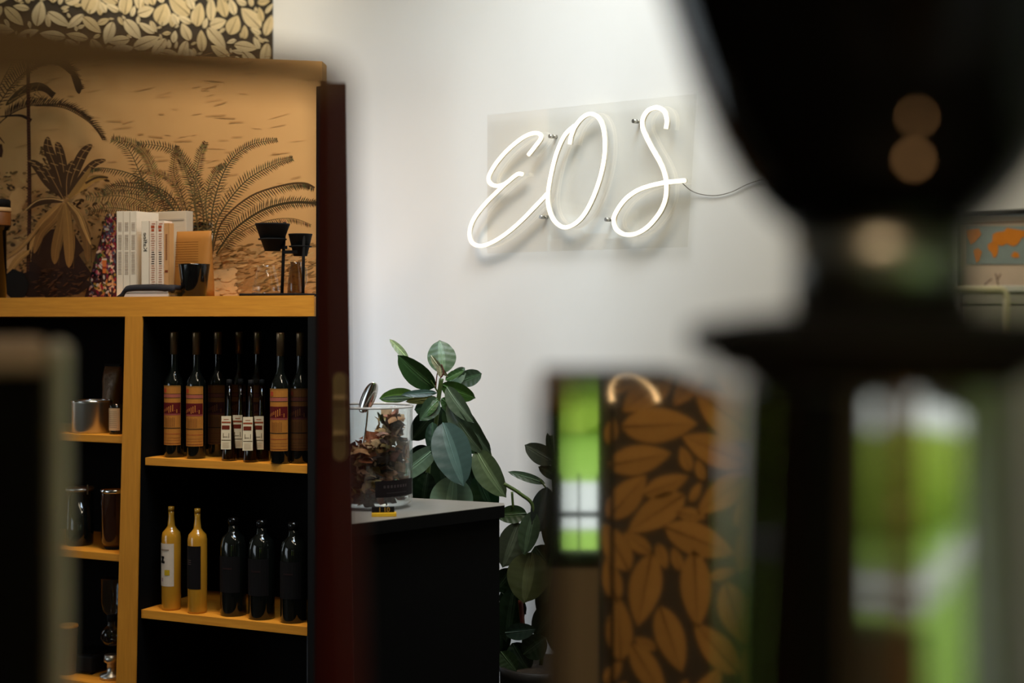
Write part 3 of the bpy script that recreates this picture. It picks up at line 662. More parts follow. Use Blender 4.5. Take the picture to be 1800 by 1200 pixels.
MB().box(-.04, -.03, -.04, -.03, 0, .006).build('foot', M['blackmatte'], t); MB().box(.03, .04, .03, .04, 0, .006).build('foot', M['blackmatte'], t); MB().box(.03, .04, -.04, -.03, 0, .006).build('foot', M['blackmatte'], t); MB().box(-.04, -.03, .03, .04, 0, .006).build('foot', M['blackmatte'], t)

# ---- things on the top board
def standing_box(name, px0, px1, pyt, dep, depth, label, cat, mcol, group=None, bev=.001):
    """book or box standing on the top board; front face spans px0..px1 at depth dep"""
    u0, u1 = SU(px0, dep), SU(px1, dep); z1 = SH((px0+px1)/2, pyt, dep).z
    t = thing(name, S3((u0+u1)/2, dep, ZT), label, cat, rz=SRZ, group=group)
    return t, (u1-u0), z1-ZT
def book(px0, px1, pyt, dep, depth, label, col, marks=(), group='books on the top board', pages=True):
    t, wd, h = standing_box('book', px0, px1, pyt, dep, depth, label, 'book', col, group)
    m = mat('book_cover', col, .55, var=.04); c = MB(); e = .0016
    c.box(-wd/2, -wd/2+e, 0, depth, 0, h, .0004); c.box(wd/2-e, wd/2, 0, depth, 0, h, .0004); c.box(-wd/2, wd/2, 0, e, 0, h, .0004)
    c.build('cover', m, t)
    MB().box(-wd/2+e, wd/2-e, e, depth-.003, .002, h-.003).build('pages', M['whitem'], t)
    if marks:
        k = MB()
        for (x0, x1, z0, z1, cc) in marks:
            k.add([(x0*wd-wd/2, -.0004, z0*h), (x1*wd-wd/2, -.0004, z0*h), (x1*wd-wd/2, -.0004, z1*h), (x0*wd-wd/2, -.0004, z1*h)], [(0, 1, 2, 3)], cc)
        k.build('spine_print', M['print'], t)
    return t, wd, h
rb = random.Random(5)
gy = lin((196, 172, 148))
for i in range(3):
    x0 = 205+i*11.7
    mk = [(.25, .8, .86-.018*k-.003*rb.random(), .868-.018*k, gy) for k in range(34) if k not in (6, 7, 18)]
    book(x0, x0+11.2, 371, .03, .09, ('leftmost', 'middle', 'rightmost')[i]+' of three tall white books with fine grey spine print', (.80, .68, .52), mk)
t, wd, h = standing_box('box_file', 241, 327, 372, .132, .03, 'pale box file turned broad side out behind the slim books', 'box file', None)
MB().box(-wd/2, wd/2, 0, .03, 0, h, .001).build('case', mat('pale_card', (.52, .42, .30), .6, var=.04), t)
MB().box(-wd/2+.012, wd/2-.006, -.0012, .0, h-.024, h-.020).build('edge_strip', mat('case_strip', (.36, .30, .23), .6), t)
bk, wd, h = book(248.5, 262, 388, .02, .035, 'slim cream book with black lettering beside the white box file', (.80, .68, .52), [])
vs_, fs = text_mesh('Kaffee', .0185)
tx = MB(); tx.add([(-v.y*-1*1.0*.9, -.0006, h*.72+v.x*1.05) for v in vs_], fs, lin((30, 24, 22))); tx.build('lettering', M['print'], bk)
rd = lin((176, 84, 48)); bk_ = lin((60, 34, 24))
for i in range(2):
    x0 = 262.5+i*12.7
    mk = [(.25, .75, .90, .94, rd), (.3, .7, .86, .89, rd), (.35, .85, .955, .965, rd)]
    for k in range(26):
        z = .82-.03*k
        if z < .06: break
        mk.append((.25+.1*rb.random(), .7+.1*rb.random(), z, z+.012, bk_ if 8 <= k <= 13 else lin((190, 130, 100))))
    book(x0, x0+12.3, 388, .02, .035, ('left', 'right')[i]+' one of two slim cream books with rust red spine print', (.80, .62, .46), mk)
book(288.2, 297, 392, .022, .020, 'narrow orange tan book beside the kraft bag', (.55, .27, .09), [(.2, .8, .33, .36, lin((120, 56, 30)))]+[(.3, .7, .5+.02*k, .51+.02*k, lin((150, 84, 40))) for k in range(18)])
# teal picture book, cover facing out
t, wd, h = standing_box('book', 291, 368, 391, .20, .02, 'large teal picture book standing cover out behind the kraft bag', 'book', None, 'books on the top board')
MB().box(-wd/2, wd/2, 0, .002, 0, h, .0005).build('cover', mat('teal_cover', lin((92, 104, 96)), .5, var=.15, scale=8), t)
MB().box(-wd/2+.002, wd/2-.002, .002, .018, .002, h-.002).build('pages', M['whitem'], t)
k = MB()
k.add([(wd*.1, -.0005, h), (wd/2, -.0005, h), (wd/2, -.0005, h*.02), (wd*.34, -.0005, h*.02), (wd*.36, -.0005, h*.8)], [(0, 4, 3, 2, 1)], lin((34, 38, 30)))
k.add([(-wd*.1, -.0008, h*.92), (wd*.05, -.0008, h*.95), (wd*.2, -.0008, h*.90), (-wd*.2, -.0008, h*.88)], [(0, 1, 2, 3)], lin((170, 140, 60)))
k.build('cover_print', M['print'], t)
# kraft coffee bag
t, wd, h = standing_box('kraft_bag', 299, 360, 405, .09, .05, 'flat brown kraft paper bag leaning behind the black cup', 'bag', None)
mb = MB(); n = 12; pr = []
for j in range(9):
    f = j/8; dj = .026*(1-f)**.7+.0015; ww = wd/2*(1-.10*f*0)+.0006*math.sin(7*f)
    for i in range(16):
        a = 2*PI*i/16; pr.append((ww*math.copysign(abs(math.cos(a))**.35, math.cos(a)), .028+dj*math.copysign(abs(math.sin(a))**.6, math.sin(a)), f*h))
mb.add(pr, [(j*16+i, j*16+(i+1) % 16, (j+1)*16+(i+1) % 16, (j+1)*16+i) for j in range(8) for i in range(16)]+[list(range(128, 144)), list(range(16))[::-1]], None, True)
mb.build('bag_body', mat('kraft_paper', lin((150, 98, 32)), .7, var=.1, scale=25, bump=.4), t)
k = MB()
for q in range(11):
    z = h*(.46+.036*q); k.add([(-wd*.34, .0-.001, z), (wd*.32, -.001, z), (wd*.32, -.001, z+.0012), (-wd*.34, -.001, z+.0012)], [(0, 1, 2, 3)], lin((112, 66, 18)))
k.build('bag_print', M['print'], t)
# black cup
t, wd, h = standing_box('tumbler', 302, 347, 463, .02, .05, 'black tapered tumbler in front of the kraft bag', 'cup', None)
R1 = wd/2; R0 = R1*.76
MB().lathe([(0, 0), (R0-.001, 0), (R0, .002), (R1*.99, h-.004), (R1, h), (R1-.003, h), (R0-.003, .006), (0, .006)], 32, cy=R1).build('cup_body', M['blackgloss'], t)
# little white books lying under a black cloth
u0, u1 = SU(217, .01), SU(296, .01)
for i, (z0, z1, lb) in enumerate(((0, .0085, 'thin white booklet lying at the bottom under the black cloth'), (.0095, .0165, 'thin white booklet lying on another below the black cloth'))):
    t = thing('booklet', S3((u0+u1)/2, .01, ZT+z0), lb, 'book', rz=SRZ, group='booklets lying on the top board'); ww = (u1-u0)/2-.001*i
    MB().box(-ww, ww, 0, .002, 0, z1-z0).build('spine', M['whitem'], t)
    MB().box(-ww, ww, 0, .1, z1-z0-.001, z1-z0).build('cover', M['whitem'], t); MB().box(-ww+.001, ww-.001, .002, .098, .0003, z1-z0-.001).build('pages', M['whitem'], t)
cl = MB(); nu, nd = 26, 9; zz = ZT+.0175
o0, o1 = SU(203, .0), SU(301, .0)
vv = []
for j in range(nd+1):
    for i in range(nu+1):
        f = i/nu; g = j/nd; u = o0+(o1-o0)*f
        topz = .0205+.011*math.sin(PI*min(1, (f-.05)*1.1 if f > .05 else 0))**.6+.0012*math.sin(f*9+g*3)
        if f > .85: topz += .006*math.sin((f-.85)/.15*PI/2)
        e = max(0, 1-f/.13); topz = topz*(1-e**1.5)+.002
        edge = abs(2*g-1)**6
        dz = topz if g > .02 else topz-.008
        vv.append(S3(u, .004+g*.09, ZT+max(.0012, dz-.004*edge)))
cl.add(vv, [(j*(nu+1)+i, j*(nu+1)+i+1, (j+1)*(nu+1)+i+1, (j+1)*(nu+1)+i) for j in range(nd) for i in range(nu)], None, True)
base = [Vector(v) for v in vv]
org = S3(SU(250, .04), .04, ZT)
ob = cl.build('folded_cloth', mat('black_cloth', (.008, .008, .012), .8, scale=120, bump=.6), loc=org); sm = ob.modifiers.new('s', 'SOLIDIFY'); sm.thickness = .011; sm.offset = -1
tag(ob, 'black folded cloth draped over the little white booklets', 'cloth')
# coloured collage box on the left
t, wd, h = standing_box('patterned_bag', 150, 205, 376, .24, .04, 'colourful bag printed all over with food and drink pictures beside the white books', 'bag', None)
zl = h; mb = MB()
mb.add([(-wd/2-.004, 0, 0), (wd/2, 0, 0), (wd/2, 0, h), (wd*.18, 0, h), (-wd/2-.004, .05, 0), (wd/2, .05, 0), (wd/2, .03, h), (wd*.18, .03, h)], [(0, 1, 2, 3), (7, 6, 5, 4), (0, 4, 5, 1), (1, 5, 6, 2), (2, 6, 7, 3), (3, 7, 4, 0)])
mb.build('bag_body', mat('patterned_bag_ground', lin((50, 20, 20)), .6), t)
k = MB(); rc = random.Random(9)
pal = [lin(c) for c in ((210, 150, 130), (150, 40, 50), (196, 120, 60), (230, 200, 170), (180, 90, 110), (80, 40, 60), (90, 90, 110), (220, 170, 120), (140, 30, 40), (60, 80, 40), (160, 130, 60), (200, 190, 180), (20, 14, 18), (120, 30, 50))]
for i in range(330):
    z = rc.uniform(.003, h-.003); lim = -wd/2+(wd*.68)*(z/h)+.004; x = rc.uniform(lim, wd/2-.003)
    a, b, an = rc.uniform(.003, .010), rc.uniform(.0015, .0045), rc.uniform(0, PI); n = 8; e = .0004+i*2e-6
    k.add([(min(wd/2-.0002, x+a*math.cos(g)*math.cos(an)-b*math.sin(g)*math.sin(an)), -e, min(h-.0005, max(.0005, z+a*math.cos(g)*math.sin(an)+b*math.sin(g)*math.cos(an)))) for g in [2*PI*q/n for q in range(n)]], [list(range(n))], rc.choice(pal))
e = .0016   # paper cup picture
cx, cz = wd*.12, h*.36
k.add([(cx-.008, -e, cz+.022), (cx+.008, -e, cz+.022), (cx+.0055, -e, cz-.014), (cx-.0055, -e, cz-.014)], [(3, 2, 1, 0)], lin((206, 116, 60)))
k.add([(cx-.009, -e, cz+.022), (cx+.009, -e, cz+.022), (cx+.0085, -e, cz+.027), (cx-.0085, -e, cz+.027)], [(0, 1, 2, 3)], lin((220, 200, 180)))
k.add([(cx-.0074, -e-1e-4, cz+.004), (cx+.0074, -e-1e-4, cz+.004), (cx+.007, -e-1e-4, cz-.002), (cx-.007, -e-1e-4, cz-.002)], [(3, 2, 1, 0)], lin((150, 60, 30)))
k.add([(cx-.012+.006*math.cos(g), -e, cz+.036+.0045*math.sin(g)) for g in [2*PI*q/9 for q in range(9)]], [list(range(9))], lin((54, 92, 40)))
k.build('bag_print', M['print'], t)
# dripper stand with two drippers, glass servers
bp, s = sp(498, .10, ZT); t = thing('dripper_stand', bp, 'black pour-over stand with its pole at the right end of the top board', 'coffee stand', rz=SRZ)
MB().box(-.098, .066, -.05, .05, 0, .007, .002).build('stand_base', M['blackmatte'], t)
MB().tube([(-.004, 0, .005), (.004, 0, .185)], .0042, 10).build('pole', M['blackmatte'], t)
MB().tube([(.058, 0, .005), (.060, 0, .155)], .004, 10).build('pole', M['blackmatte'], t)
MB().box(-.030, .008, -.006, .006, .118, .126).build('arm', M['blackmatte'], t); MB().box(.0, .045, -.006, .006, .106, .114).build('arm', M['blackmatte'], t)
def dripper(pxc, pyt, pyb, wt, wb, lab, dep=.09):
    p, s = sp(pxc, dep, 0); zt, zb_ = SH(pxc, pyt, dep).z, SH(pxc, pyb, dep).z
    t = thing('coffee_dripper', Vector((p.x, p.y, zb_)), lab, 'dripper', group='black coffee drippers in the stand'); hh = zt-zb_; R = wt/2*s; r = wb/2*s
    MB().lathe([(r*.5, 0), (r, .0), (R*.97, hh*.93), (R, hh*.95), (R, hh), (R-.003, hh), (r-.003, .004), (r*.5, .004)], 32).build('cone', M['blackmatte'], t)
    zf = hh*.42; rf = r+(R-r)*.42
    MB().lathe([(rf-.002, zf-.002), (rf+.006, zf-.001), (rf+.006, zf+.002), (rf-.001, zf+.003)], 32).build('flange', M['blackmatte'], t)
dripper(479, 393, 441, 61, 27, 'larger black cone dripper held high on the left of the stand', .085)
dripper(528, 411, 450, 42, 24, 'smaller black cone dripper beside the dark door edge', .115)
def server(pxc, w, hpx, lab, dep=.10):
    p, s = sp(pxc, dep, ZT+.0072); t = thing('glass_server', p, lab, 'carafe', group='clear glass servers under the drippers'); R = w/2*s; h = hpx*s
    MB().lathe([(0, 0), (R*.96, 0), (R, .003), (R*.94, h*.3), (R*.72, h*.8), (R*.62, h*.9), (R*.66, h)], 28).build('server_body', M['smoke' if w < 40 else 'glass'], t)
    MB().tube([(R*.7, 0, h*.85), (R*1.15, 0, h*.8), (R*1.2, 0, h*.4), (R*.95, 0, h*.2)], .0028, 8).build('handle', M['glassedge'], t)
server(468, 50, 50, 'clear glass coffee server below the larger dripper', .098)
server(520, 30, 55, 'small tapered glass server below the smaller dripper', .10)
# canister at the far left on the top board
p, s = sp(-6, .08, ZT); t = thing('storage_canister', p, 'dark canister with cream band cut by the left photo edge', 'canister')
R = 24*s; MB().lathe([(0, 0), (R*.7, 0), (R*.7, .186), (R*.9, .188), (R, .20), (R, .235)], 32).build('canister_body', M['blackgloss'], t)
MB().lathe([(R*1.005, .20), (R*1.01, .202), (R*1.01, .235), (R*1.0, .236)], 32).build('brown_band', mat('brown_glaze', lin((120, 74, 34)), .4), t)
MB().lathe([(R*1.02, .238), (R*1.04, .240), (R*1.04, .247), (R*1.02, .249), (0, .249)], 32).build('cream_band', mat('cream_glaze', lin((196, 160, 112)), .5), t)
MB().lathe([(R*.98, .249), (R*.98, .268), (R*.9, .272), (0, .272)], 32).build('lid', M['blackmatte'], t)

# ------------------------------------------------------------------ mahogany door seen on its lock edge
dd = 2.15
def DP(px, py, d): return P(px, py, d)
e0, e1 = P(561, 560, dd), P(622, 560, dd); r0, r1 = P(562, 560, 2.88), P(610, 560, 2.88)
zt = P(600, 145, dd).z
mb = MB(); b0, b1 = P(548, 560, dd), P(628, 560, dd)
mb.hexa([(P(545, 0, dd).x, dd, 0.005), (P(640, 0, dd).x, dd, .005), (P(636, 0, 2.88).x, 2.88, .005), (P(560, 0, 2.88).x, 2.88, .005), (e0.x, dd, zt), (P(610, 0, dd).x, dd, zt), (P(608, 0, 2.88).x, 2.88, zt), (P(563, 0, 2.88).x, 2.88, zt)])
door = struct(mb, 'door_1', M['maroon'])
pc = P(597, 732, dd); hp = 78*dd/F; wpp = 13*dd/F
mb = MB(); n = 10; ol = [(wpp*math.cos(PI*i/n), hp-wpp+wpp*math.sin(PI*i/n)) for i in range(n+1)]+[(wpp*math.cos(PI+PI*i/n), -hp+wpp+wpp*math.sin(PI+PI*i/n)) for i in range(n+1)]
N = len(ol); mb.add([(pc.x+x, dd-.003, pc.z+z) for x, z in ol]+[(pc.x+x, dd+.001, pc.z+z) for x, z in ol], [list(range(N)), list(range(N, 2*N))[::-1]]+[(i, i+N, (i+1) % N+N, (i+1) % N) for i in range(N)])
fpl = mb.build('lock_faceplate', M['brass'], door)
for py, nm in ((703, 'latch_bolt'), (765, 'dead_bolt')):
    c = P(597, py, dd); MB().add([(c.x-wpp*.9, dd-.003, c.z+.008), (c.x+wpp*.9, dd-.003, c.z+.008), (c.x+wpp*.9, dd-.003, c.z-.010), (c.x-wpp*.9, dd-.003, c.z-.010), (c.x-wpp*.9, dd-.013, c.z+.002), (c.x+wpp*.9, dd-.013, c.z+.002)],
        [(0, 1, 5, 4), (4, 5, 2, 3), (0, 4, 3), (1, 2, 5)]).build(nm, M['brass'], fpl)
for py in (667, 800):
    c = P(597, py, dd); MB().lathe([(0, 0), (.0028, 0), (.0022, .0012), (0, .0014)], 12).build('screw', M['brass'], fpl).location = (0, 0, 0)
    so = [o for o in COL.objects if o.parent == fpl and o.name.startswith('screw')][-1]; so.location = (c.x, dd-.003, c.z); so.rotation_euler = (PI/2, 0, 0)
jb = MB(); jb.box(P(568, 0, 2.9).x, P(598, 0, 2.9).x, 2.885, 2.93, 0, zt); struct(jb, 'trim_1', M['maroon'])

# ------------------------------------------------------------------ black counter with jar
zc_ = 1.6-.419
c1 = P(887, 0, 3.20); c2 = P(612, 0, 2.90); c3 = P(612, 0, 3.395); c1b = P(885.5, 0, 3.235)
def V2(v, z): return (v.x, v.y, z)
ct = thing('bar_cabinet', ((c1.x+c2.x)/2, 3.15, 0), 'black bar cabinet with thin dark worktop carrying the big glass jar', 'cabinet')
L_ = Vector(ct.location)
mb = MB(); th = .028
mb.hexa([V2(c2, zc_-th), V2(c1, zc_-th), V2(c1b, zc_-th), V2(c3, zc_-th), V2(c2, zc_-.001), V2(c1, zc_-.001), V2(c1b, zc_-.001), V2(c3, zc_-.001)])
mb.build('worktop', mat('black_cabinet', (.004, .004, .004), .9, spec=.08), ct, loc=L_)
mb = MB(); mb.hexa([V2(c2, zc_-.001), V2(c1, zc_-.001), V2(c1b, zc_-.001), V2(c3, zc_-.001), V2(c2, zc_), V2(c1, zc_), V2(c1b, zc_), V2(c3, zc_)])
mb.build('reflection_sheet', mat('reflected_wall_grey', (.26, .25, .23), .35, var=.1, spec=.6), ct, loc=L_)  # pale grey sheet paints in the white wall's reflection on the worktop
k1 = P(878, 0, 3.215); k2 = P(612, 0, 2.925); k3 = P(612, 0, 3.38); k4 = P(877, 0, 3.23)
mb = MB(); mb.hexa([V2(k2, 0), V2(k1, 0), V2(k4, 0), V2(k3, 0), V2(k2, zc_-th), V2(k1, zc_-th), V2(k4, zc_-th), V2(k3, zc_-th)])
mb.build('cabinet_body', bpy.data.materials['black_cabinet'], ct, loc=L_)
# jar
jp = P(652, 0, 3.18); jp.z = zc_; JR = 73*3.18/F; sj = 3.18/F
jar = thing('glass_jar', jp, 'large open glass jar filled with dried coffee cherry husks on the black cabinet', 'jar')
jh = (880-706)*sj*1.02
MB().lathe([(0, .006), (JR-.012, .006), (JR-.004, .014), (JR-.0035, jh-.006), (JR-.004, jh-.001), (JR-.0015, jh+.001), (JR+.001, jh-.002), (JR+.0008, jh-.007), (JR, jh-.010), (JR, .012), (JR-.008, .0), (0, .0)], 56).build('jar_body', M['glass'], jar)
MB().tube([Vector((JR*math.cos(a*PI/28), JR*math.sin(a*PI/28), jh-.002)) for a in range(57)], .0026, 8).build('rim', mat('glass_rim', (.62, .60, .60), .15, coat=.6), jar)
arcl = MB(); arcband(arcl, JR, .030, .066, .62, lin((22, 14, 16)), .0006, -.75, 14)
for q in range(8): arcband(arcl, JR, .050, .056, .025, lin((70, 60, 62)), .001, -1.15+.09*q, 1)
arcband(arcl, JR, .038, .040, .3, lin((50, 44, 46)), .001, -.8, 5)
arcl.build('label', M['print'], jar)
# husks: broken shells, one stuff object
hk = MB(); rh = random.Random(21)
cols = [lin(c) for c in ((206, 168, 132), (184, 146, 112), (120, 50, 24), (90, 34, 18), (60, 26, 18), (38, 16, 12), (150, 78, 36), (40, 18, 14), (28, 12, 10), (176, 140, 108))]
for i in range(430):
    r = (JR-.016)*math.sqrt(rh.random()); a = rh.uniform(0, 2*PI); x, y = r*math.cos(a), r*math.sin(a)
    top = .10+.055*min(1, max(0, (x/JR+.75)/1.2)); z = .014+rh.random()*(top)
    if x > .2*JR: z = .014+rh.random()*(top+.035)
    R_ = Matrix.Rotation(rh.uniform(0, 6.28), 3, 'Z') @ Matrix.Rotation(rh.uniform(0, 6.28), 3, 'X'); sz = rh.uniform(.010, .021); bend = rh.uniform(.3, 1.2)
    n = 4; pv = []
    for j in range(n+1):
        for k_ in range(n+1):
            uu, ww = (k_/n-.5)*2, (j/n-.5)*2; e = 1+.25*rh.uniform(-1, 1) if (abs(uu) == 1 or abs(ww) == 1) else 1
            q = Vector((uu*e, ww*.8*e, -bend*(uu*uu+ww*ww)*.45+.08*rh.uniform(-1, 1)))*sz; q = R_ @ q+Vector((x, y, z))
            rr_ = math.hypot(q.x, q.y)
            if rr_ > JR-.006: q.x *= (JR-.006)/rr_; q.y *= (JR-.006)/rr_
            q.z = max(.008, q.z); pv.append(q)
    big = rh.random() < (.55 if (z > .03 and x > -.3*JR and z > top*.25) else .15)
    c = rh.choice(cols[:2]+cols[-1:]) if big else rh.choice(cols[2:9])
    c = tuple(v*rh.uniform(.75, 1.1) for v in c)
    hk.add(pv, [(j*(n+1)+k_, j*(n+1)+k_+1, (j+1)*(n+1)+k_+1, (j+1)*(n+1)+k_) for j in range(n) for k_ in range(n)], c)
M['husk'] = mat('dried_husk', (1, 1, 1), .7, attr=True, scale=120, col2=(.45, .38, .34), bump=.6)
ho = hk.build('coffee_husks', M['husk']); ho.location = jp; tag(ho, 'dried brown coffee cherry husks heaped inside the glass jar', 'coffee husks', kind='stuff')
# spoon
sb = P(646, 0, 3.18); spn = thing('spoon', (sb.x, sb.y, zc_+.10), 'shiny metal scoop spoon sticking up out of the jar', 'spoon')
MB().tube(smoothpath([(-.020, 0, .0), (-.008, 0, .05), (-.001, 0, .105), (0, 0, .128)], 5), [.003]*15+[.004], 8).build('handle', M['chrome'], spn)
bw = MB(); n, m_ = 12, 7; pv = []
for j in range(m_+1):
    for i in range(n+1):
        a = PI*i/n*1.0; f = (j/m_-.5)*2; zz = .155+.034*-math.cos(a); wv = .017*math.sin(a)**.75
        pv.append((f*wv+.002+.012*(zz-.155)/.034, -.006+.010*(f*f)*math.sin(a)-.0, zz-.012))
bw.add(pv, [(j*(n+1)+i, j*(n+1)+i+1, (j+1)*(n+1)+i+1, (j+1)*(n+1)+i) for j in range(m_) for i in range(n)], None, True)
bo = bw.build('bowl', M['chrome'], spn); bo.modifiers.new('s', 'SOLIDIFY').thickness = .0015
# little yellow and black tag in front of the jar
tp = P(675, 0, 3.02); tp.z = zc_; t = thing('price_block', tp, 'small yellow and black date block lying before the jar', 'sign', rz=.12)
MB().box(-.026, .026, -.012, .012, 0, .008, .001).build('block_base', mat('yellow_plastic', (.85, .48, .02), .4), t)
MB().box(-.026, .022, -.004, .006, .008, .020, .001).build('block_face', M['blackmatte'], t)
vs_, fs = text_mesh('1 10', .014); k = MB(); k.add([(v.x, -.0046, .014+v.y) for v in vs_], fs, lin((190, 150, 60))); k.build('digits', M['print'], t)

# ------------------------------------------------------------------ rubber plants
M['leaf'] = mat('rubber_leaf', (.80, .80, .80), .34, attr=True, scale=40, col2=(.60, .62, .60), spec=.4, bump=.15)
M['stem'] = mat('green_stem', (.06, .10, .02), .5, var=.2)
M['stemr'] = mat('red_brown_stem', (.10, .02, .012), .5, var=.2)
PSH = [.14]
def leaf(root, L0, bx, by, tx, ty, wpx, d, dt=0.0, curl=.12, fold=.25, col=(.035, .09, .025), roll=0.0, bend=0.0):
    """elliptic rubber-plant leaf from base to tip; widths in pixels of the photograph at distance d"""
    d += PSH[0]
    b = P(bx, by, d); tt = P(tx, ty, d+dt); ax = tt-b; L = ax.length; ax.normalize()
    view = Vector((0, -1, 0)); side = ax.cross(view).normalized(); nrm = side.cross(ax).normalized()
    if roll: Rm = Matrix.Rotation(roll, 3, ax); side = Rm @ side; nrm = Rm @ nrm
    W = wpx*d/F; n, m_ = 22, 8; pv = []; cols_ = []
    for i in range(n+1):
        f = i/n
        wv = .5*W*(math.sin(PI*f**.92)**.62 if 0 < f < 1 else 0)*(1-.12*f)
        if f > .9: wv *= (1-f)/.1*.75+.25
        for j in range(m_+1):
            g = (j/m_-.5)*2
            h_ = -curl*L*(f-.35)**2*1.2+fold*wv*(abs(g)**1.3)+0.0005*math.sin(f*34+abs(g)*5)*(abs(g) > .1)
            pv.append(b-L0+ax*(f*L)+side*(g*wv+bend*L*math.sin(PI*f))+nrm*h_)
    mb = MB(); rb_ = tuple(min(1, v*2.6+.03) for v in col)
    for i in range(n):
        for j in range(m_):
            c = col
            if j in (m_//2-1, m_//2): c = tuple(.55*a+.45*b_ for a, b_ in zip(col, rb_))
            elif i % 2: c = tuple(v*1.07 for v in col)
            mb.add([], [], c)
            mb.f.append([i*(m_+1)+j, i*(m_+1)+j+1, (i+1)*(m_+1)+j+1, (i+1)*(m_+1)+j]); mb.c.append(c); mb.sm.append(True)
    mb.v = [tuple(v) for v in pv]
    # midrib
    mid = [Vector(pv[i*(m_+1)+m_//2])+nrm*.0006 for i in range(n)]
    mb.tube(mid, [max(.0004, .0016*(1-i/n)) for i in range(n)], 5, col=rb_)
    return mb.build('leaf', M['leaf'], root)
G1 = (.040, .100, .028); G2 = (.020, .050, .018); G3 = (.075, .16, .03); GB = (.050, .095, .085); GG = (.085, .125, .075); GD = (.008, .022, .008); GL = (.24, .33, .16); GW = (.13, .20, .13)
pl1 = thing('rubber_plant', P(765, 0, 3.60)*1, 'tall rubber plant with broad glossy leaves behind the black cabinet and jar', 'plant')
pl1.location.z = 0; L1 = Vector(pl1.location)
potz = .78
for root, nm in ((pl1, 0),):
    MB().lathe([(0, 0), (.085, 0), (.10, .02), (.125, potz-.02), (.13, potz), (.118, potz), (.11, potz-.03), (0, potz-.03)], 32).build('planter', M['pot'], root)
    MB().lathe([(0, potz-.029), (.111, potz-.028), (.08, potz-.018), (0, potz-.012)], 24).build('soil', M['soil'], root)
def stem(root, L0, pts, r, m='stem'):
    pts = [p*(1+PSH[0]/3.4)-Vector((0, 0, CZ*PSH[0]/3.4)) if i or p.z > .9 or 1 else p for i, p in enumerate(pts)]
    return MB().tube(smoothpath([Vector(p)-L0 for p in pts], 5), r, 8).build('stem', M[m], root)
stem(pl1, L1, [P(754, 1125, 3.455), P(752, 1000, 3.44), P(750, 870, 3.43), P(757, 790, 3.42), P(766, 745, 3.41), P(771, 700, 3.40), P(776, 665, 3.40)], .006)
stem(pl1, L1, [P(770, 690, 3.40), P(762, 676, 3.40), P(757, 668, 3.40)], .0022)
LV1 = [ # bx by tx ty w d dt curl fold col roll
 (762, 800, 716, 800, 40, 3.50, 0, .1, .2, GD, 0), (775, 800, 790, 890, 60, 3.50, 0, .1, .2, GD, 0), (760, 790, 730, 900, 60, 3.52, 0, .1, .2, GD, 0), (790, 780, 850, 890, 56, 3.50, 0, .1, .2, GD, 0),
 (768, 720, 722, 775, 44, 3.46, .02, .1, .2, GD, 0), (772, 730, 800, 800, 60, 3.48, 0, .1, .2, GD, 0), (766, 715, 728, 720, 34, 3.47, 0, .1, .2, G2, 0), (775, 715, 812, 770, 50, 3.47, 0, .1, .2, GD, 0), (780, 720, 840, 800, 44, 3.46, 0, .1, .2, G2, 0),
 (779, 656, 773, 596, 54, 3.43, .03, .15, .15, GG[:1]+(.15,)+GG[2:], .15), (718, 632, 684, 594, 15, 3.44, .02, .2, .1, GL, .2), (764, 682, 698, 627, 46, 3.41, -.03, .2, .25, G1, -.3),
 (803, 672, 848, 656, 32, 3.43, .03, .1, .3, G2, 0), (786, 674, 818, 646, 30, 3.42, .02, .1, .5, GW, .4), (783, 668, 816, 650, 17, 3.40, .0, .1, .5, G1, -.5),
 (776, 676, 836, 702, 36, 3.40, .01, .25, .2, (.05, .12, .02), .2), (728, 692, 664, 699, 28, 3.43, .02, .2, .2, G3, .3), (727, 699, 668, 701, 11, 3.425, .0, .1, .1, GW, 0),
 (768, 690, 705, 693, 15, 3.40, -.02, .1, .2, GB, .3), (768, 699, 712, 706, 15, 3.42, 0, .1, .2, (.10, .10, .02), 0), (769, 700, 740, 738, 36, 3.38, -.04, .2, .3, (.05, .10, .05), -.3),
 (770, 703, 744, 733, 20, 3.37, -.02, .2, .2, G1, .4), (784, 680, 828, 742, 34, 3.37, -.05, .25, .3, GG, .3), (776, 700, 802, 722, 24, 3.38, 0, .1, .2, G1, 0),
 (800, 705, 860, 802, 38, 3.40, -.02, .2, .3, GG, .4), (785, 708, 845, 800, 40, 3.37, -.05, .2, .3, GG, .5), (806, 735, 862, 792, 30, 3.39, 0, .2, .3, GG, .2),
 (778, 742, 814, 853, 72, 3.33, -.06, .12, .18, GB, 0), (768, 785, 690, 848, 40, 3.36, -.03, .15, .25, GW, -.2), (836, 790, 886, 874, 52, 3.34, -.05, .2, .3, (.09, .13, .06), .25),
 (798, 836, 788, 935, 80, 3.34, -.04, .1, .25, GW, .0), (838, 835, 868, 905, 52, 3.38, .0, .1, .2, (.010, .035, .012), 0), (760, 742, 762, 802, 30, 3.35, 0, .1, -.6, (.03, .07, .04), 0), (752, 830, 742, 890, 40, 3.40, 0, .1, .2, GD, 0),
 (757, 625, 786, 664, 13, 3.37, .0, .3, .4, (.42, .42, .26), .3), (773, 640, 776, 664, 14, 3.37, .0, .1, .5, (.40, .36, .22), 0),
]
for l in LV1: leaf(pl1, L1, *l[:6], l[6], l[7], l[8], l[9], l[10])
stem(pl1, L1, [P(774, 664, 3.37), P(780, 655, 3.365), P(776, 640, 3.365)], .0016, 'stemr')
stem(pl1, L1, [P(766, 682, 3.375), P(768, 660, 3.375), P(771, 650, 3.375)], .0014, 'stemr')
PSH[0] = .03
pl2 = thing('rubber_plant', (P(952, 0, 3.40).x, 3.40, 0), 'shaded rubber plant right of the black cabinet beside the blurred steel machine', 'plant'); L2 = Vector(pl2.location)
pz2 = P(945, 1170, 3.38).z
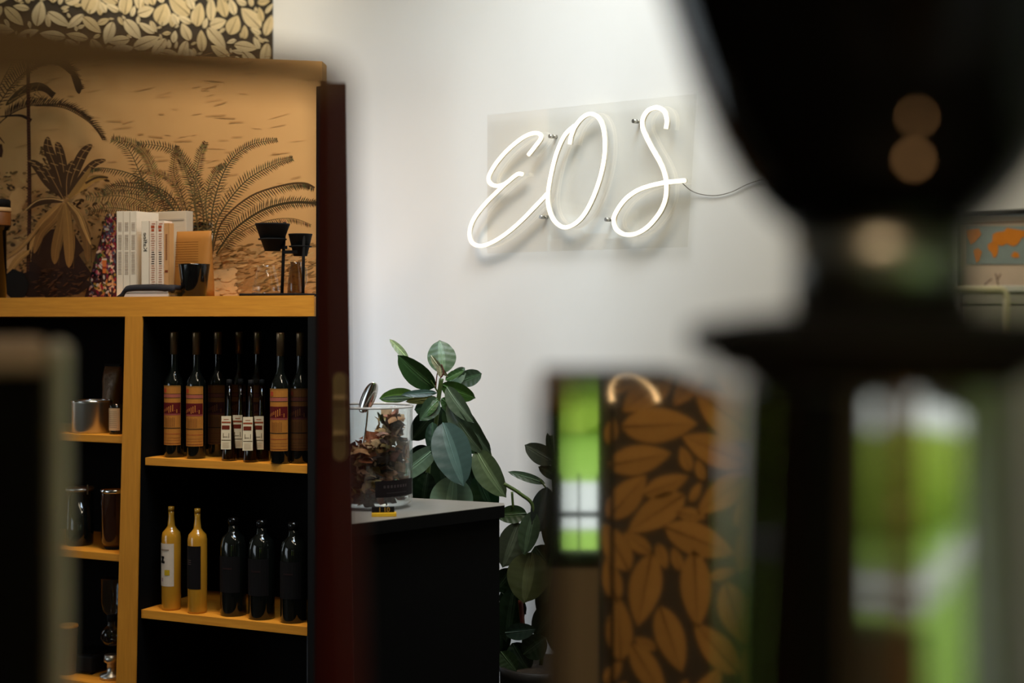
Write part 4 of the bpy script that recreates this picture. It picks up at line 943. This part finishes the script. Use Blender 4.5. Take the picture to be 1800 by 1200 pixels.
MB().lathe([(0, 0), (.07, 0), (.085, .02), (.10, pz2-.02), (.105, pz2), (.095, pz2), (.09, pz2-.03), (0, pz2-.03)], 32).build('planter', M['pot'], pl2)
MB().lathe([(0, pz2-.03), (.091, pz2-.029), (.06, pz2-.014), (0, pz2-.006)], 24).build('soil', M['soil'], pl2)
stem(pl2, L2, [P(925, 1175, 3.38), P(918, 1100, 3.36), P(914, 1050, 3.35), P(925, 960, 3.34), P(937, 893, 3.33), P(915, 868, 3.33), P(886, 850, 3.33)], .0045)
stem(pl2, L2, [P(919, 1100, 3.355), P(915, 1055, 3.345)], .006, 'stemr')
stem(pl2, L2, [P(950, 1175, 3.40), P(968, 1000, 3.38), P(975, 900, 3.38), P(972, 820, 3.38), P(968, 765, 3.38)], .005)
stem(pl2, L2, [P(902, 893, 3.35), P(900, 864, 3.35)], .003)
stem(pl2, L2, [P(960, 858, 3.35), P(954, 850, 3.35), P(950, 843, 3.35)], .002)
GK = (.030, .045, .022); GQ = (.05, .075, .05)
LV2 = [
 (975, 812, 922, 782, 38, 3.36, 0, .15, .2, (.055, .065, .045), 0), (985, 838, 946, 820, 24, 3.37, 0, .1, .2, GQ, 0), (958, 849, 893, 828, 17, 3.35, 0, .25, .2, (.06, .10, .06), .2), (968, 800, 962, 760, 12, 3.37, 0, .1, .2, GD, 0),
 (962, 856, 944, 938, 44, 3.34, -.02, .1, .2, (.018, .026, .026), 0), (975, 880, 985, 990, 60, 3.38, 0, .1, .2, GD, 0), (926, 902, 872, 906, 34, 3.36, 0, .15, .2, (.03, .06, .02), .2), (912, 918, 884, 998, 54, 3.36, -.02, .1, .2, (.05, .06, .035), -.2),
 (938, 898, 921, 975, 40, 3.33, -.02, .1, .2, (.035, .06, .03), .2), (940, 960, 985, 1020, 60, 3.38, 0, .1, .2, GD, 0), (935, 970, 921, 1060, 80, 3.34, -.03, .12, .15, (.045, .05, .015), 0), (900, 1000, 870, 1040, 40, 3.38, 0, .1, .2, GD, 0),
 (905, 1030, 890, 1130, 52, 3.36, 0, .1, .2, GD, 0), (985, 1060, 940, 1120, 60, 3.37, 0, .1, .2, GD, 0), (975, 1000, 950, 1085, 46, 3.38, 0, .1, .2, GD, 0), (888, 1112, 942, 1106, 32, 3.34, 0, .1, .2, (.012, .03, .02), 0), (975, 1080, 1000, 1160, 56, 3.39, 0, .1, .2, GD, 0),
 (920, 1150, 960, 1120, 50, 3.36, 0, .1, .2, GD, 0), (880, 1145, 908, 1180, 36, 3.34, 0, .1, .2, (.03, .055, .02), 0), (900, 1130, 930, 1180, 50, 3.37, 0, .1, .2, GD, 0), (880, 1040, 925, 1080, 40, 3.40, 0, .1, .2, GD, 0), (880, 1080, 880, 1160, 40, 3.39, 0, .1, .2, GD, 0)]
for l in LV2: leaf(pl2, L2, *l[:6], l[6], l[7], l[8], l[9], l[10])

# ------------------------------------------------------------------ neon sign on the white wall
sgc = WALL(1010, 320, 0); ns = thing('neon_sign', sgc, 'glowing warm white script neon sign reading EOS on the white wall', 'neon sign')
def NZ(zx, zy, off=.030): return WALL(780+zx/3.103, 160+zy/3.103, off)-sgc
E1 = [(462, 348), (500, 300), (530, 258), (522, 234), (488, 230), (430, 255), (350, 320), (285, 395), (246, 465), (252, 503), (290, 517), (335, 505), (375, 473), (405, 452), (428, 453)]
E2 = [(345, 497), (300, 540), (230, 610), (165, 695), (140, 770), (155, 828), (205, 844), (270, 822), (350, 770), (430, 700), (500, 628), (562, 562)]
O1 = [(687, 290), (695, 245), (720, 188), (760, 142), (802, 124), (840, 142), (866, 190), (878, 270), (874, 370), (850, 480), (810, 590), (760, 680), (705, 730), (650, 742), (600, 705), (573, 640), (568, 560), (588, 440), (618, 330), (660, 240), (712, 190)]
S1 = [(1212, 206), (1217, 160), (1205, 115), (1180, 95), (1152, 90), (1112, 108), (1086, 150), (1084, 200), (1106, 255), (1140, 320), (1180, 390), (1204, 450), (1214, 510), (1210, 580), (1190, 640), (1150, 700), (1100, 750), (1040, 780), (980, 780), (938, 750), (926, 700), (945, 650), (990, 590), (1050, 545), (1120, 518), (1200, 500), (1270, 492), (1315, 488)]
for pts in (E1, E2, O1, S1):
    sp_ = smoothpath([NZ(*p) for p in pts], 6)
    MB().tube(sp_, .0050, 12).build('neon_tube', M['neon'], ns)
    nw3 = Vector((NWn.x, NWn.y, 0))
    MB().tube([v+nw3*.005 for v in sp_], .0046, 8).build('tube_backing', M['neonback'], ns)
ap = MB(); co = [NZ(x, y, .0165) for x, y in ((238, 885), (1330, 850), (1380, 15), (238, 130))]; cb = [NZ(x, y, .0130) for x, y in ((238, 885), (1330, 850), (1380, 15), (238, 130))]
ap.hexa(co+cb); ap.build('acrylic_panel', M['acrylic'], ns)
for zx, zy in ((590, 250), (1048, 168), (540, 688), (898, 702)):
    a = NZ(zx+26, zy, 0.0); b = a-Vector((NWn.x, NWn.y, 0))*.024
    MB().tube([a, a+(b-a)*.45], .0050, 12).tube([a+(b-a)*.45, a+(b-a)*.6], .0036, 12).tube([a+(b-a)*.6, b], .0050, 12).build('standoff', M['steelb'], ns)
MB().tube(smoothpath([NZ(1300, 500, .02), NZ(1345, 540, .01), NZ(1400, 562, .006), NZ(1480, 570, .005), NZ(1570, 550, .005), NZ(1680, 500, .005), NZ(1900, 440, .005)], 6), .0010, 6).build('power_cable', mat('grey_cable', (.12, .11, .09), .5), ns)
# ------------------------------------------------------------------ framed map and cream rack further right
mc = WALL(1790, 430, 0); mp_ = thing('framed_map', mc, 'framed world map with orange continents on the wall at right', 'map')
def MP(px, py, off): return WALL(px, py, off)-mc
def mq(x0, y0, x1, y1, o0, o1, mm, name):
    c = [MP(x0, y1, o0), MP(x1, y1, o0), MP(x1, y0, o0), MP(x0, y0, o0), MP(x0, y1, o1), MP(x1, y1, o1), MP(x1, y0, o1), MP(x0, y0, o1)]
    MB().hexa(c).build(name, mm, mp_)
xa, xb = 1690, 1980
mq(xa, 380, xb, 530, .002, .010, mat('map_paper', lin((206, 184, 160)), .6), 'paper')
# horizontals follow the wall's perspective
def fr(name, px0, px1, za, zb2):
    A0, A1 = WALL(px0, 400, .002), WALL(px1, 400, .002); B0_, B1 = WALL(px0, 400, .022), WALL(px1, 400, .022)
    v = [(A0.x, A0.y, za), (A1.x, A1.y, za), (B1.x, B1.y, za), (B0_.x, B0_.y, za)]; v = [Vector(q)-mc for q in v]; v2 = [q+Vector((0, 0, zb2-za)) for q in v]
    MB().hexa(v+v2).build(name, M['blackmatte'], mp_)
zt_ = WALL(1770, 374, .01).z; zb2_ = WALL(1770, 520, .01).z
fr('frame_rail', xa, xb, zt_-.003, zt_+.004); fr('frame_rail', xa, xb, zb2_-.004, zb2_+.002); fr('frame_stile', xa-5, xa, zb2_, zt_); fr('frame_stile', xb, xb+5, zb2_, zt_)
k = MB()
def mpoly(pts, c, off): k.add([MP(x, y, off) for x, y in pts], [list(range(len(pts)))], c)
mpoly([(1700, 464), (1975, 464), (1975, 396), (1700, 398)], lin((146, 160, 156)), .0115)
OR = lin((226, 138, 44))
for pts in ([(1744, 425), (1745, 412), (1752, 408), (1765, 406), (1770, 400), (1780, 402), (1800, 405), (1812, 402), (1810, 412), (1796, 418), (1790, 428), (1782, 433), (1776, 431), (1770, 428), (1762, 432), (1752, 430)],
            [(1736, 430), (1745, 424), (1755, 432), (1754, 444), (1750, 452), (1746, 453), (1743, 444), (1737, 438)], [(1777, 450), (1782, 442), (1790, 444), (1792, 452), (1784, 453)],
            [(1712, 440), (1720, 436), (1727, 442), (1722, 458), (1717, 462), (1714, 450)], [(1700, 405), (1722, 402), (1726, 412), (1716, 424), (1708, 430), (1702, 418)]):
    mpoly(pts, OR, .0122)
k.add([Vector(MP(1690, 393.5, .0112)), Vector(MP(1975, 380, .0112)), Vector(MP(1975, 382, .0112)), Vector(MP(1690, 395.5, .0112))], [(3, 2, 1, 0)], lin((150, 110, 90)))
k.build('map_print', M['print'], mp_)
rk = thing('metal_rack', (P(1740, 0, 2.35).x, 2.35, 0), 'cream tubular metal rack before the framed map', 'rack'); LR = Vector(rk.location)
def R_(px, py, d): return P(px, py, d)-LR
z_ = R_
MB().tube([R_(1500, 509, 2.35)]+smoothpath([R_(1740, 509, 2.35), R_(1757, 509, 2.35), R_(1766, 514, 2.35), R_(1769, 526, 2.35), R_(1769, 545, 2.35)], 5)+[Vector((R_(1769, 600, 2.35).x, 0, .01))], .0062, 10).build('tube_frame', M['cream'], rk)
MB().tube([R_(1500, 509, 2.35), Vector((R_(1500, 600, 2.35).x, 0, .01))], .0062, 10).build('tube_frame', M['cream'], rk)
MB().box(R_(1500, 0, 2.35).x, R_(1766, 0, 2.35).x, -.004, .004, P(0, 700, 2.35).z, P(0, 694, 2.35).z).build('cross_bar', M['cream'], rk)
cb_ = thing('cabinet', (P(1850, 0, 2.46).x, 2.42, 0), 'grey white low cabinet with dark drawer lines behind the cream rack', 'cabinet', rz=math.atan2(-1.25, .95)*0)
x0 = P(1690, 0, 2.42).x-cb_.location.x; x1 = .02
zt2 = P(0, 502, 2.42).z
MB().box(x0, x1, 0, .06, 0, zt2, .002).build('carcass', mat('pale_cabinet', (.36, .34, .30), .5, var=.05), cb_)
MB().box(x0-.002, x1+.002, -.012, .0, zt2-.010, zt2, .001).build('top_edge', M['whitem'], cb_)
for py0, py1 in ((518, 534), (537, 600)): MB().box(x0+.004, x1-.004, -.010, 0, P(0, py1, 2.42).z, P(0, py0, 2.42).z, .001).build('drawer', mat('pale_drawer', (.40, .38, .33), .5, var=.05), cb_)
sg = thing('dried_twigs', (P(1742, 0, 2.44).x, 2.45, zt2), 'small dried twigs standing up on the low cabinet', 'twigs')
for (ax, ay, bx, by) in ((1755, 502, 1750, 480), (1755, 490, 1759, 481), (1731, 501, 1744, 490)):
    MB().tube([P(ax, ay, 2.45)-Vector(sg.location), P((ax+bx)/2, (ay+by)/2-1, 2.45)-Vector(sg.location), P(bx, by, 2.45)-Vector(sg.location)], .0011, 5).build('twig', M['stemr'], sg)
cb_.location.x = cb_.location.x

# ------------------------------------------------------------------ foreground, far out of focus
bz = 1.10
bar = MB().box(-.9, 1.3, -.25, 1.0, 0.0, bz, .004)
tag(bar.build('bar_counter', mat('bar_top', (.02, .018, .016), .4)), 'dark bar counter under the camera carrying the blurred machines', 'counter')
# brown rounded frame
dN = .56
outer = [(-120, 6), (0, 22), (150, 42), (300, 62), (450, 82), (550, 97), (585, 106), (606, 124), (613, 150), (614, 300), (616, 600), (622, 900), (630, 1200), (640, 1600)]
inner = [(-120, 160), (0, 142), (150, 136), (300, 142), (450, 148), (535, 152), (556, 160), (564, 175), (568, 200), (576, 330), (588, 600), (592, 900), (598, 1200), (606, 1600)]
zfoot = bz
fo = P(615, 0, dN); frm = thing('machine_frame', (fo.x, dN, bz), 'out-of-focus brown rounded frame arching over the shelf in the foreground', 'frame')
def ribb(out, inn, name, m, d0, d1):
    mb = MB(); vv = []
    for (a, b), (c, e) in zip(out, inn):
        A0, C0 = P(a, b, d0), P(c, e, d0); vv += [A0, C0, C0+Vector((0, d1-d0, 0)), A0+Vector((0, d1-d0, 0))]
    vv = [v-Vector(frm.location) for v in vv]
    fs = []
    for i in range(len(out)-1):
        for k_ in range(4): fs.append((i*4+k_, i*4+(k_+1) % 4, (i+1)*4+(k_+1) % 4, (i+1)*4+k_))
    fs += [(0, 1, 2, 3), tuple(len(vv)-4+q for q in (3, 2, 1, 0))]
    mb.add(vv, fs); return mb.build(name, m, frm)
ribb(outer[:8], inner[:8], 'top_bar', M['brownrim'], dN, dN+.006)
po = outer[7:-1]+[(660, 560+(1.6-bz)/dN*F)]; pi_ = inner[7:-1]+[(625, 560+(1.6-bz)/dN*F)]
ribb(po, pi_, 'post', M['maroon'], dN, dN+.006)
# dark machine side with grey rim at lower left
dL = .86
ms = thing('water_boiler', (P(20, 0, dL).x, dL+.05, bz), 'out-of-focus black glossy machine with pale grey steel edge at lower left', 'machine')
LM = Vector(ms.location)
def RB(x0, x1, y0, y1, d0, d1, r, name, m, parent):
    """upright housing panel whose side faces run along the line of sight"""
    a = P(x0, y0, d0); b = P(x1, y1, d0); a2 = P(x0+(4 if x0 > 0 else 0), y0, d1); b2 = P(x1-4, y1, d1) if x0 < 900 else b; z0, z1 = max(0, b.z-LM.z), a.z-LM.z
    bm = bmesh.new(); vv = [bm.verts.new((x-LM.x, y-LM.y, z)) for z in (z0, z1) for x, y in ((a.x, d0), (b.x, d0), (b2.x, d1), (a2.x, d1))]
    for f in ((0, 3, 2, 1), (4, 5, 6, 7), (0, 1, 5, 4), (1, 2, 6, 5), (2, 3, 7, 6), (3, 0, 4, 7)): bm.faces.new([vv[i] for i in f])
    bmesh.ops.bevel(bm, geom=bm.edges[:], offset=r, segments=3, affect='EDGES', profile=.5); bm.verts.index_update()
    mb = MB().add([v.co[:] for v in bm.verts], [[v.index for v in f.verts] for f in bm.faces]); bm.free(); return mb.build(name, m, parent)
yb = 560+(1.6-bz)/dL*F
RB(-118, 84, 606, yb, dL+.002, dL+.12, .004, 'body', M['blackgloss'], ms)
RB(84, 124, 600, yb, dL, dL+.12, .006, 'steel_edge', mat('satin_steel', (.55, .55, .50), .45, metal=.75), ms)
RB(-118, 84, 596, 660, dL-.001, dL+.12, .006, 'top_reflection', mat('reflected_rose', (.42, .32, .26), .4, metal=.3), ms)  # rose colour paints in a pinkish reflection across the top
# polished steel machine body (real mirror) in the middle
dM = .58
em = thing('espresso_machine', (P(1130, 0, dM).x, dM+.12, bz), 'out-of-focus polished steel machine side mirroring a window and leaf wallpaper', 'coffee machine')
LM = Vector(em.location); yb = 560+(1.6-bz)/dM*F
RB(978, 1288, 682, yb, dM, dM+.004, .0012, 'mirror_panel', M['steel'], em)
RB(946, 1290, 679, yb, dM+.004, dM+.24, .003, 'body', M['blackmatte'], em)
RB(950, 1000, 676, 700, dM-.001, dM+.004, .001, 'corner_cap', mat('copper', (.55, .25, .08), .3, metal=.8), em)
# grinder
dG = .60; gx = P(1549, 0, dG).x; sg_ = dG/F
gr = thing('coffee_grinder', (gx, dG, bz), 'out-of-focus coffee grinder with big black hopper at right', 'grinder')
def zpx(py): return CZ-(py-HY)*sg_-bz
def gl(prof, name, m, n=64): return MB().lathe([(r*sg_, zpx(y)) for r, y in prof][::-1], n).build(name, m, gr)
gl([(0, -260), (440, -258), (442, -200), (410, -90), (378, 0), (356, 70), (328, 150), (286, 250), (250, 310), (210, 360), (165, 402), (0, 404)], 'hopper', M['hopper'])
gl([(0, 400), (158, 402), (156, 470), (156, 548), (0, 550)], 'neck', mat('neck_steel', (.34, .33, .30), .32, metal=1))
gl([(0, 546), (165, 548), (250, 556), (330, 570), (338, 582), (336, 618), (300, 630), (275, 655), (0, 658)], 'collar', M['blackmatte'])
yb = 560+(1.6-bz)/dG*F
gl([(0, 655), (238, 657), (244, 680), (250, 900), (262, 1200), (275, yb-60), (300, yb-40), (300, yb), (0, yb)], 'body', M['steeldark'], 96)
og = thing('reflection_blocker', (-.55, .42, bz), 'unseen black box added left of the camera to block grinder reflections', 'machine')
MB().box(-.17, .145, -.50, .52, .02, .68, .01).build('shell', M['blackmatte'], og)  # out-of-view black box added to darken reflections on the grinder's left side
for fx in (-.12, .12):
    for fy in (-.42, .44): MB().lathe([(0, 0), (.015, 0), (.015, .021), (0, .021)], 14, cx=fx, cy=fy).build('foot', M['blackmatte'], og)
# glowing arch added before the rear partition to mirror a warm arc in the steel; tea lights on the bar
Dv = 2.2
al = thing('arc_glow', (P(1115, 0, Dv).x, 2*dM-Dv, 0), 'small arched glowing tube added behind the camera, mirrored as a warm arc', 'lamp')
al.location.z = 0
def AV(px, py): q = P(px, py, Dv); return Vector((q.x-al.location.x, 0, q.z))
MB().tube(smoothpath([AV(1076, 706), AV(1074, 684), AV(1084, 667), AV(1104, 661), AV(1128, 670), AV(1148, 688), AV(1156, 706)], 6), .0035, 8).build('light_tube', M['lamp'], al)
MB().tube([AV(1076, 706), (AV(1076, 706).x, 0, .9), (0, 0, .85), (0, 0, 0.02)], .004, 6).build('stand', M['blackmatte'], al)
MB().lathe([(0, 0), (.09, 0), (.09, .015), (.01, .025), (0, .025)], 28).build('foot', M['blackmatte'], al)
def hop(tx, ty):
    # bounce of the view ray off the hopper cone: where it leaves the glossy surface
    prof = [(378, 0), (356, 70), (328, 150), (286, 250), (250, 310), (210, 360), (165, 402)]
    seg = [math.atan2(a_[0]-b_[0], b_[1]-a_[1]) for a_, b_ in zip(prof, prof[1:])]
    vn = [math.tan((seg[max(0, i-1)]+seg[min(i, len(seg)-1)])/2) for i in range(len(prof))]
    px, py = tx, ty
    for it in range(40):
        for i in range(len(prof)-1):
            (r0_, y0_), (r1_, y1_) = prof[i], prof[i+1]
            if y0_ <= py <= y1_: f_ = (py-y0_)/(y1_-y0_); r = r0_+(r1_-r0_)*f_; sl = vn[i]*(1-f_)+vn[i+1]*f_; break
        dx = px-1549; th_ = math.asin(max(-.99, min(.99, dx/r))); nn = Vector((math.sin(th_), -math.cos(th_), -sl)).normalized()
        pt = Vector((gx+dx*sg_, dG-r*sg_*math.cos(th_), bz+zpx(py)))
        ex, ey = HX+pt.x/pt.y*F-tx, HY-(pt.z-CZ)/pt.y*F-ty
        px -= ex*.6; py = max(1, min(400, py-ey*.6))
    v = (pt-Vector((0, 0, CZ))).normalized(); rv = v-2*v.dot(nn)*nn
    return pt, rv
for (px, py), lb, rr_ in (((1612, 205), 'small round bar lamp behind the grinder hopper, the one with the smaller bulb', .015), ((1606, 280), 'small round bar lamp behind the grinder hopper, the one with the larger bulb', .021)):
    pt, rv = hop(px, py); q = pt+rv*((pt.z-(bz+.09))/-rv.z)
    t = thing('globe_lamp', (q.x, q.y, bz), lb, 'lamp', group='globe lamps on the bar')
    MB().lathe([(0, 0), (.03, 0), (.03, .008), (.006, .012), (.006, .09-rr_), (0, .09-rr_)], 24).build('lamp_base', M['brass'], t)
    MB().lathe([(.0005, .09-rr_)]+[(rr_*math.sin(PI*k/12), .09-rr_*math.cos(PI*k/12)) for k in range(1, 12)]+[(.0005, .09+rr_)], 20).build('bulb', M['flame'], t)
